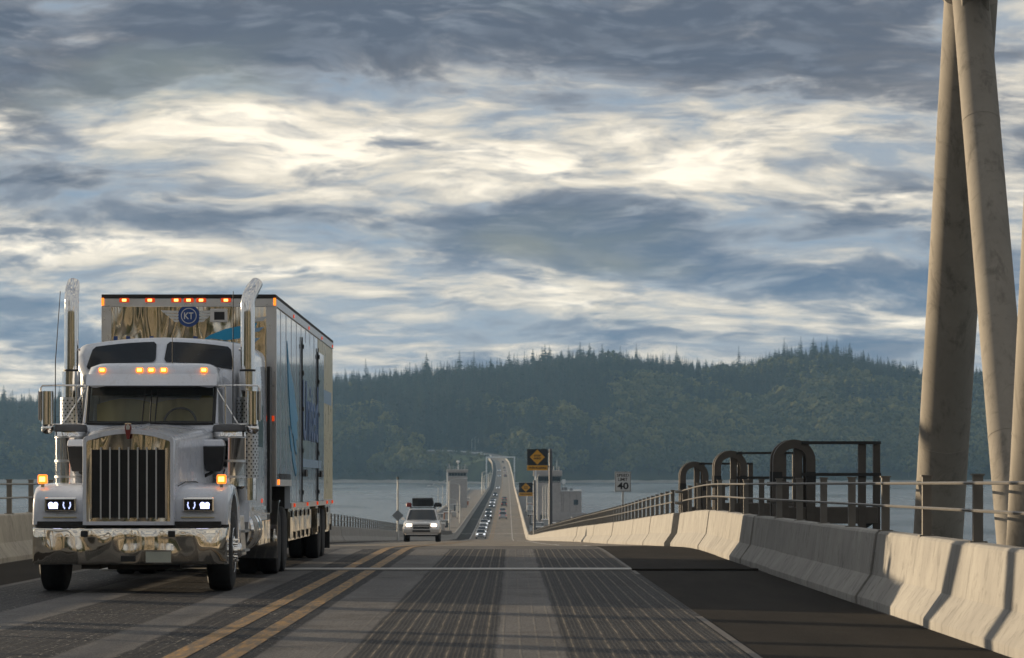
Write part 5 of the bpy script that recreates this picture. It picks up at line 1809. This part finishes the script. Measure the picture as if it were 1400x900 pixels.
mb = MB()
xs_ = [-2200 + 40 * i for i in range(50)] + [-200 + 6 * i for i in range(50)] + [100 + 42 * i for i in range(51)]
ys_ = [2595 + 7 * j for j in range(38)] + [2861 + 30 * j for j in range(28)]
mb.loft([[(x, y, terrain(x, y)) for x in xs_] for y in ys_], False)
tag(mb.build('hillside', M['soil'], smooth=80), kind='structure')
mb = MB()
rows = [[], [], []]
for i in range(161):
    x = -900 + 1800 * i / 160
    sh = shore(x)
    j = 1.2 * noise.noise(Vector((x * .05, 2, 0)))
    rows[0].append((x, sh - 10, -.4)); rows[1].append((x, sh - 4, .9 + j * .5)); rows[2].append((x, sh + 6, 2.6 + j))
mb.loft(rows, False); tag(mb.build('beach', M['beach']), kind='structure')

mb = MB(); mg = MB(); mk = MB()
ra, rb, rc = [], [], []
for i, p in enumerate(pts):
    d = (pts[min(i + 1, len(pts) - 1)] - pts[max(0, i - 1)]); d.z = 0; d.normalize()
    nrm = Vector((d.y, -d.x, 0))
    hw_ = 6.6
    l, r_ = p - nrm * hw_, p + nrm * hw_
    ra.append([l, r_, r_ - Vector((0, 0, 1.0)), l - Vector((0, 0, 1.0))])
    l2 = p - nrm * (hw_ - .3)
    rb.append([l2, l2 + Vector((0, 0, .9)), l2 + Vector((0, 0, .9)) - nrm * .3, l2 - nrm * .3])
mb.loft(ra, True, True, True); tag(mb.build('shore_road', M['road_far']), kind='structure')
mg.loft(rb, True, True, True); o = mg.build('guard_rail', M['white_plain'], None); tag(o, 'white guard rail on the road curving left along the far bank', 'guard rail')
vp = pts[11]
car('van', WHT, (vp.x, vp.y, vp.z + .006), (0, 0, R(62)), 'tiny white van on the curving road at the far bank', 'van')
for k, px in enumerate((645, 649.5, 654)):
    p = P(px, 619, 2775); lamp_post(px, 0, (601, 598, 599)[k], 2775, .8, ('leftmost', 'middle', 'rightmost')[k] + ' of three thin tall poles behind the far curving road', 'thin tall poles by the far road', zb=min(p.z, terrain(p.x, 2775) - .3), r=.22)


# ------------------------------------------------------------------ trees
def conifer_mesh(seed, H=30.0, spread=.17):
    rn = random.Random(seed)
    mb = MB()
    mb.mat(1).tube((0, 0, -1), (0, 0, H * .97), H * .016, .04, 6)
    mb.mat(0)
    nW = 17
    lean = (rn.uniform(-.4, .4), rn.uniform(-.4, .4))
    for i in range(nW):
        f = .10 + .88 * (i / (nW - 1)) ** .92
        z = H * f
        r_ = H * spread * (1 - f) ** .75 * rn.uniform(.72, 1.15) + .22
        nb = 7 if f < .8 else 5
        a0 = rn.uniform(0, 6.28)
        for k in range(nb):
            if rn.random() < .10: continue
            a = a0 + 6.283 * k / nb + rn.uniform(-.25, .25)
            rr = r_ * rn.uniform(.6, 1.25)
            dr = rr * rn.uniform(.15, .45)
            ca, sa = math.cos(a), math.sin(a)
            w = rr * .42
            c0 = (0, 0, z + .12 * rr)
            t_ = (rr * ca, rr * sa, z - dr)
            m1 = (rr * .55 * ca - w * sa, rr * .55 * sa + w * ca, z - dr * .75)
            m2 = (rr * .55 * ca + w * sa, rr * .55 * sa - w * ca, z - dr * .75)
            up = (rr * .5 * ca, rr * .5 * sa, z - dr * .25 + .12 * rr)
            mb.add([c0, m1, t_, m2, up], [(0, 1, 4), (1, 2, 4), (2, 3, 4), (3, 0, 4)])
    mb.tube((0, 0, H * .94), (0, 0, H * 1.03), .25, .02, 5)
    return mb.mesh('conifer', [M['fir'], M['bark']])


def broad_mesh(seed, H=17.0, R0=8.0, leafm='broad'):
    rn = random.Random(seed)
    mb = MB()
    mb.mat(1).tube((0, 0, -1), (0, 0, H * .5), .42, .22, 7)
    for k in range(5):
        a = 6.28 * k / 5 + rn.uniform(-.4, .4)
        mb.tube((0, 0, H * (.28 + .04 * k)), (R0 * .6 * math.cos(a), R0 * .6 * math.sin(a), H * (.55 + .06 * k)), .2, .05, 5)
    mb.mat(0)
    ico = [(0, 0, 1), (.89, 0, .45), (.28, .85, .45), (-.72, .53, .45), (-.72, -.53, .45), (.28, -.85, .45), (.72, .53, -.45), (-.28, .85, -.45), (-.89, 0, -.45), (-.28, -.85, -.45), (.72, -.53, -.45), (0, 0, -1)]
    fc = [(0, 1, 2), (0, 2, 3), (0, 3, 4), (0, 4, 5), (0, 5, 1), (1, 6, 2), (2, 7, 3), (3, 8, 4), (4, 9, 5), (5, 10, 1), (6, 7, 2), (7, 8, 3), (8, 9, 4), (9, 10, 5), (10, 6, 1), (6, 11, 7), (7, 11, 8), (8, 11, 9), (9, 11, 10), (10, 11, 6)]
    for k in range(58):
        while True:
            p = Vector((rn.uniform(-1, 1), rn.uniform(-1, 1), rn.uniform(-1, 1)))
            if .35 < p.length < 1: break
        p = p.normalized() * (p.length ** .5)
        s_ = rn.uniform(.10, .22) * R0
        c = Vector((p.x * R0 * .88, p.y * R0 * .88, H * .60 + p.z * H * .36))
        vs = [c + Vector(q) * s_ * rn.uniform(.6, 1.3) for q in ico]
        mb.add(vs, fc)
    return mb.mesh('broadleaf', [M[leafm], M['bark']])


CON = [conifer_mesh(100 + i, 30, sp) for i, sp in enumerate((.19, .235, .275, .21))]
BRO = [broad_mesh(200 + i, 16 + 2 * i, 7 + i) for i in range(4)]
PAL = [broad_mesh(300 + i, 14, 6, 'pale_leaf') for i in range(2)]
SRC = []
for k, me in enumerate(CON + BRO):
    SRC.append(bpy.data.objects.new('tree_source', me))


def forest(name, pts, label):
    """pts: (x, y, z, scale, rotation, variant)"""
    me = bpy.data.meshes.new(name)
    me.from_pydata([p[:3] for p in pts], [], [])
    for an, ty, ix in (('tscale', 'FLOAT', 3), ('trot', 'FLOAT', 4), ('tvar', 'INT', 5)):
        at = me.attributes.new(an, ty, 'POINT')
        at.data.foreach_set('value', [p[ix] for p in pts])
    o = bpy.data.objects.new(name, me)
    COL.objects.link(o)
    tag(o, label, kind='stuff')
    ng = bpy.data.node_groups.new('forest_nodes', 'GeometryNodeTree')
    ng.interface.new_socket('Geometry', in_out='INPUT', socket_type='NodeSocketGeometry')
    ng.interface.new_socket('Geometry', in_out='OUTPUT', socket_type='NodeSocketGeometry')
    gi = ng.nodes.new('NodeGroupInput'); go = ng.nodes.new('NodeGroupOutput')
    jn = ng.nodes.new('GeometryNodeJoinGeometry')

    def attr(nm, ty):
        nd = ng.nodes.new('GeometryNodeInputNamedAttribute')
        nd.data_type = ty
        nd.inputs[0].default_value = nm
        return nd.outputs[0]
    va, sc_, ro = attr('tvar', 'INT'), attr('tscale', 'FLOAT'), attr('trot', 'FLOAT')
    cx_ = ng.nodes.new('ShaderNodeCombineXYZ')
    ng.links.new(ro, cx_.inputs[2])
    for k, src in enumerate(SRC):
        cp = ng.nodes.new('FunctionNodeCompare')
        cp.data_type = 'INT'; cp.operation = 'EQUAL'
        ia = [s for s in cp.inputs if s.type == 'INT']
        ng.links.new(va, ia[0]); ia[1].default_value = k
        oi = ng.nodes.new('GeometryNodeObjectInfo')
        oi.inputs[0].default_value = src
        oi.inputs[1].default_value = True
        ip = ng.nodes.new('GeometryNodeInstanceOnPoints')
        ng.links.new(gi.outputs[0], ip.inputs['Points'])
        ng.links.new(cp.outputs[0], ip.inputs['Selection'])
        ng.links.new(oi.outputs['Geometry'], ip.inputs['Instance'])
        ng.links.new(cx_.outputs[0], ip.inputs['Rotation'])
        ng.links.new(sc_, ip.inputs['Scale'])
        ng.links.new(ip.outputs[0], jn.inputs[0])
    ng.links.new(jn.outputs[0], go.inputs[0])
    md = o.modifiers.new('forest', 'NODES')
    md.node_group = ng
    return o


rn = random.Random(21)
fp_ = []
road_xy = [(p.x, p.y) for p in pts]


def clear(x, y):
    for (a, b) in road_xy:
        if abs(x - a) < 9 and b - 110 < y < b + 13 and a > -68: return True
        if abs(x - a) < 11 and abs(y - b) < 12: return True
    if -36 < x < 12 and y < 2735 and noise.noise(Vector((x * .05, y * .05, 4))) > -.22: return True
    return False


yy = 2634.0
while yy < 3330:
    st = 8.2
    x = -690.0
    while x < 690:
        px_, py_ = x + rn.uniform(-4, 4), yy + rn.uniform(-4, 4)
        x += st
        if clear(px_, py_):
            if rn.random() < .5 and terrain(px_, py_) > 2.0 and all(abs(px_ - a) > 9 or abs(py_ - b) > 14 for a, b in road_xy) and py_ < 2765:
                fp_.append((px_, py_, terrain(px_, py_) - .5, rn.uniform(.16, .30), rn.uniform(0, 6.28), 4 + rn.randrange(4)))
            continue
        z = terrain(px_, py_)
        if z < 2.5: continue
        t_ = (py_ - 2716) / 534.0
        dec = noise.noise(Vector((px_ * .011, py_ * .011, 7.0))) * .9 + (.62 - t_ * 1.35) + (.38 if px_ > 90 else -.30)
        if dec + rn.uniform(-.35, .35) > .12:
            fp_.append((px_, py_, z, rn.uniform(.65, 1.15), rn.uniform(0, 6.28), 4 + rn.randrange(4)))
        else:
            fp_.append((px_, py_, z, rn.uniform(.6, 1.1) if t_ < .85 else rn.uniform(.42, .72), rn.uniform(0, 6.28), rn.randrange(4)))
    yy += st
forest('forest', fp_, 'dense mixed conifer and broadleaf forest covering the far hillside')

SPEC = {500: 'tall conifer standing above the skyline just right of the trailer', 583: 'tall conifer on the skyline above the pale off-road car',
        628: 'tall conifer on the skyline above the concrete control tower', 745: 'tall conifer on the skyline above the larger diamond sign',
        870: 'tall conifer on the skyline above the speed limit sign', 1010: 'tall conifer on the skyline above the middle steel hoop',
        1095: 'tall conifer on the skyline above the nearest steel hoop', 5: 'conifer on the ridge at the very left edge of the picture', 40: 'conifer on the ridge just left of the truck mirror'}
LBL = 'dark conifer standing up on the skyline of the far wooded ridge'
GRP = 'conifers along the skyline of the far ridge'
for k in range(215):
    x = -530 + 1060 * (k + rn.uniform(-.9, .9)) / 215
    y = 3252 + rn.uniform(-16, 16)
    if rn.random() < .18: continue
    o = link_mesh('conifer_tree', CON[rn.randrange(4)], None, (x, y, terrain(x, y) - .3), (0, 0, rn.uniform(0, 6.28)), (.66 + .34 * noise.noise(Vector((x * .022, 5.5, 0)))) * rn.choice((.8, .9, 1.0, 1.1, 1.2)))
    tag(o, LBL, 'tree', GRP)
for (px, py) in ((500, 479), (583, 480), (628, 474), (648, 479), (745, 470), (793, 466), (806, 468), (870, 469), (1010, 465), (1072, 461), (1095, 460), (1112, 461), (1131, 459), (1162, 467), (925, 472), (5, 526), (40, 531)):
    D = 3240
    p = P(px, py, D); zg = terrain(p.x, D) - .3
    o = link_mesh('conifer_tree', CON[rn.randrange(3)], None, (p.x, D, zg), (0, 0, rn.uniform(0, 6.28)), max(.6, min(1.15, (p.z - zg) / 30.6)))
    tag(o, SPEC.get(px, LBL), 'tree', GRP)


def hill_hit(px, py):
    D = 2730.0
    while D < 3300:
        p = P(px, py, D)
        if p.z < terrain(p.x, D) + 9: return p.x, D
        D += 4
    return p.x, D


for px, py, lab in ((470, 608, 'pale blossoming tree low on the bank just right of the trailer'), (690, 500, 'pale yellowish tree high on the ridge above the bridge'),
                    (766, 602, 'pale yellow-green tree above the larger diamond sign'), (815, 503, 'pale tree near the ridge right of the diamond signs'),
                    (947, 534, 'light green tree left of the hillside house'), (978, 542, 'light green tree just below and left of the hillside house'),
                    (1118, 562, 'bright yellow-green tree above the nearest steel hoop'), (1035, 537, 'light green tree right of the hillside house'), (556, 523, 'small pale tree on the wooded slope right of the trailer')):
    x, D = hill_hit(px, py)
    o = link_mesh('broadleaf_tree', PAL[rn.randrange(2)], None, (x, D, terrain(x, D) - .3), (0, 0, rn.uniform(0, 6)), rn.uniform(.8, 1.05))
    tag(o, lab, 'tree', 'pale trees on the far hillside')

x, D = hill_hit(1003, 536)
zz = terrain(x, D) + 6
ho = empty('hillside_house', (x, D - 14, zz), label='small house with dark roof among the trees high on the far hillside', cat='house')
mb = MB(); mb.b2(-6, 7, 0, 8, -14, 6); mb.build('wall', M['house_wall'], ho)
mb = MB(); mb.prism([(-7, 6), (8, 6), (5, 9.5), (-4, 9.5)], 'Y', -.8, 8.8); mb.build('roof', M['roof_dark'], ho)
mb = MB(); mb.b2(-10, -1, -4, -.01, -14, 1.2); mb.build('terrace', M['white_plain'], ho)
for a in (-4, 0.2, 4):
    mb = MB(); mb.b2(a, a + 1.8, -.1, -.005, 3, 5); mb.build('window', M['car_glass'], ho)

# ------------------------------------------------------------------ the shore behind the viewer
def terr2(x, y):
    t_ = max(0, (-y - 240) / 260)
    return -2 + (26 + 46 * min(1, t_) + 7 * noise.noise(Vector((x * .01, y * .01, 3)))) * min(1, max(0, (-y - 205) / 60)) * (1 if abs(x + 3) > 15 or y < -290 else min(1, max(0, (-y - 205) / 60)))


mb = MB()
mb.loft([[(-1200 + 60 * i, -200 - 25 * j, terr2(-1200 + 60 * i, -200 - 25 * j)) for i in range(41)] for j in range(17)], False)
tag(mb.build('near_hill', M['soil'], smooth=80), kind='structure')
bp_ = []
for k in range(1500):
    x, y = rn.uniform(-600, 600), rn.uniform(-560, -235)
    if abs(x + 3) < 16 and y > -320: continue
    v_ = rn.randrange(8)
    bp_.append((x, y, terr2(x, y) - .3, rn.uniform(.6, 1.0), rn.uniform(0, 6.28), v_))
forest('forest', bp_, 'wooded shore behind the viewer')

# ------------------------------------------------------------------ haze
mb = MB(); mb.b2(-2750, 2750, -980, 3850, -4.0, 190)
hz = mb.build('haze', None)
hz.data.materials.clear()
hm, N, b = mat('haze_air')
hm.node_tree.nodes.remove(b)
pv_ = N.n('ShaderNodeVolumePrincipled')
pv_.inputs['Color'].default_value = (0.36, 0.64, 1.0, 1)
pv_.inputs['Density'].default_value = 0.000066
pv_.inputs['Anisotropy'].default_value = 0.2
hm.node_tree.links.new(pv_.outputs[0], hm.node_tree.nodes['Material Output'].inputs['Volume'])
hz.data.materials.append(hm)
tag(hz, 'thin blue haze over the water', kind='stuff')
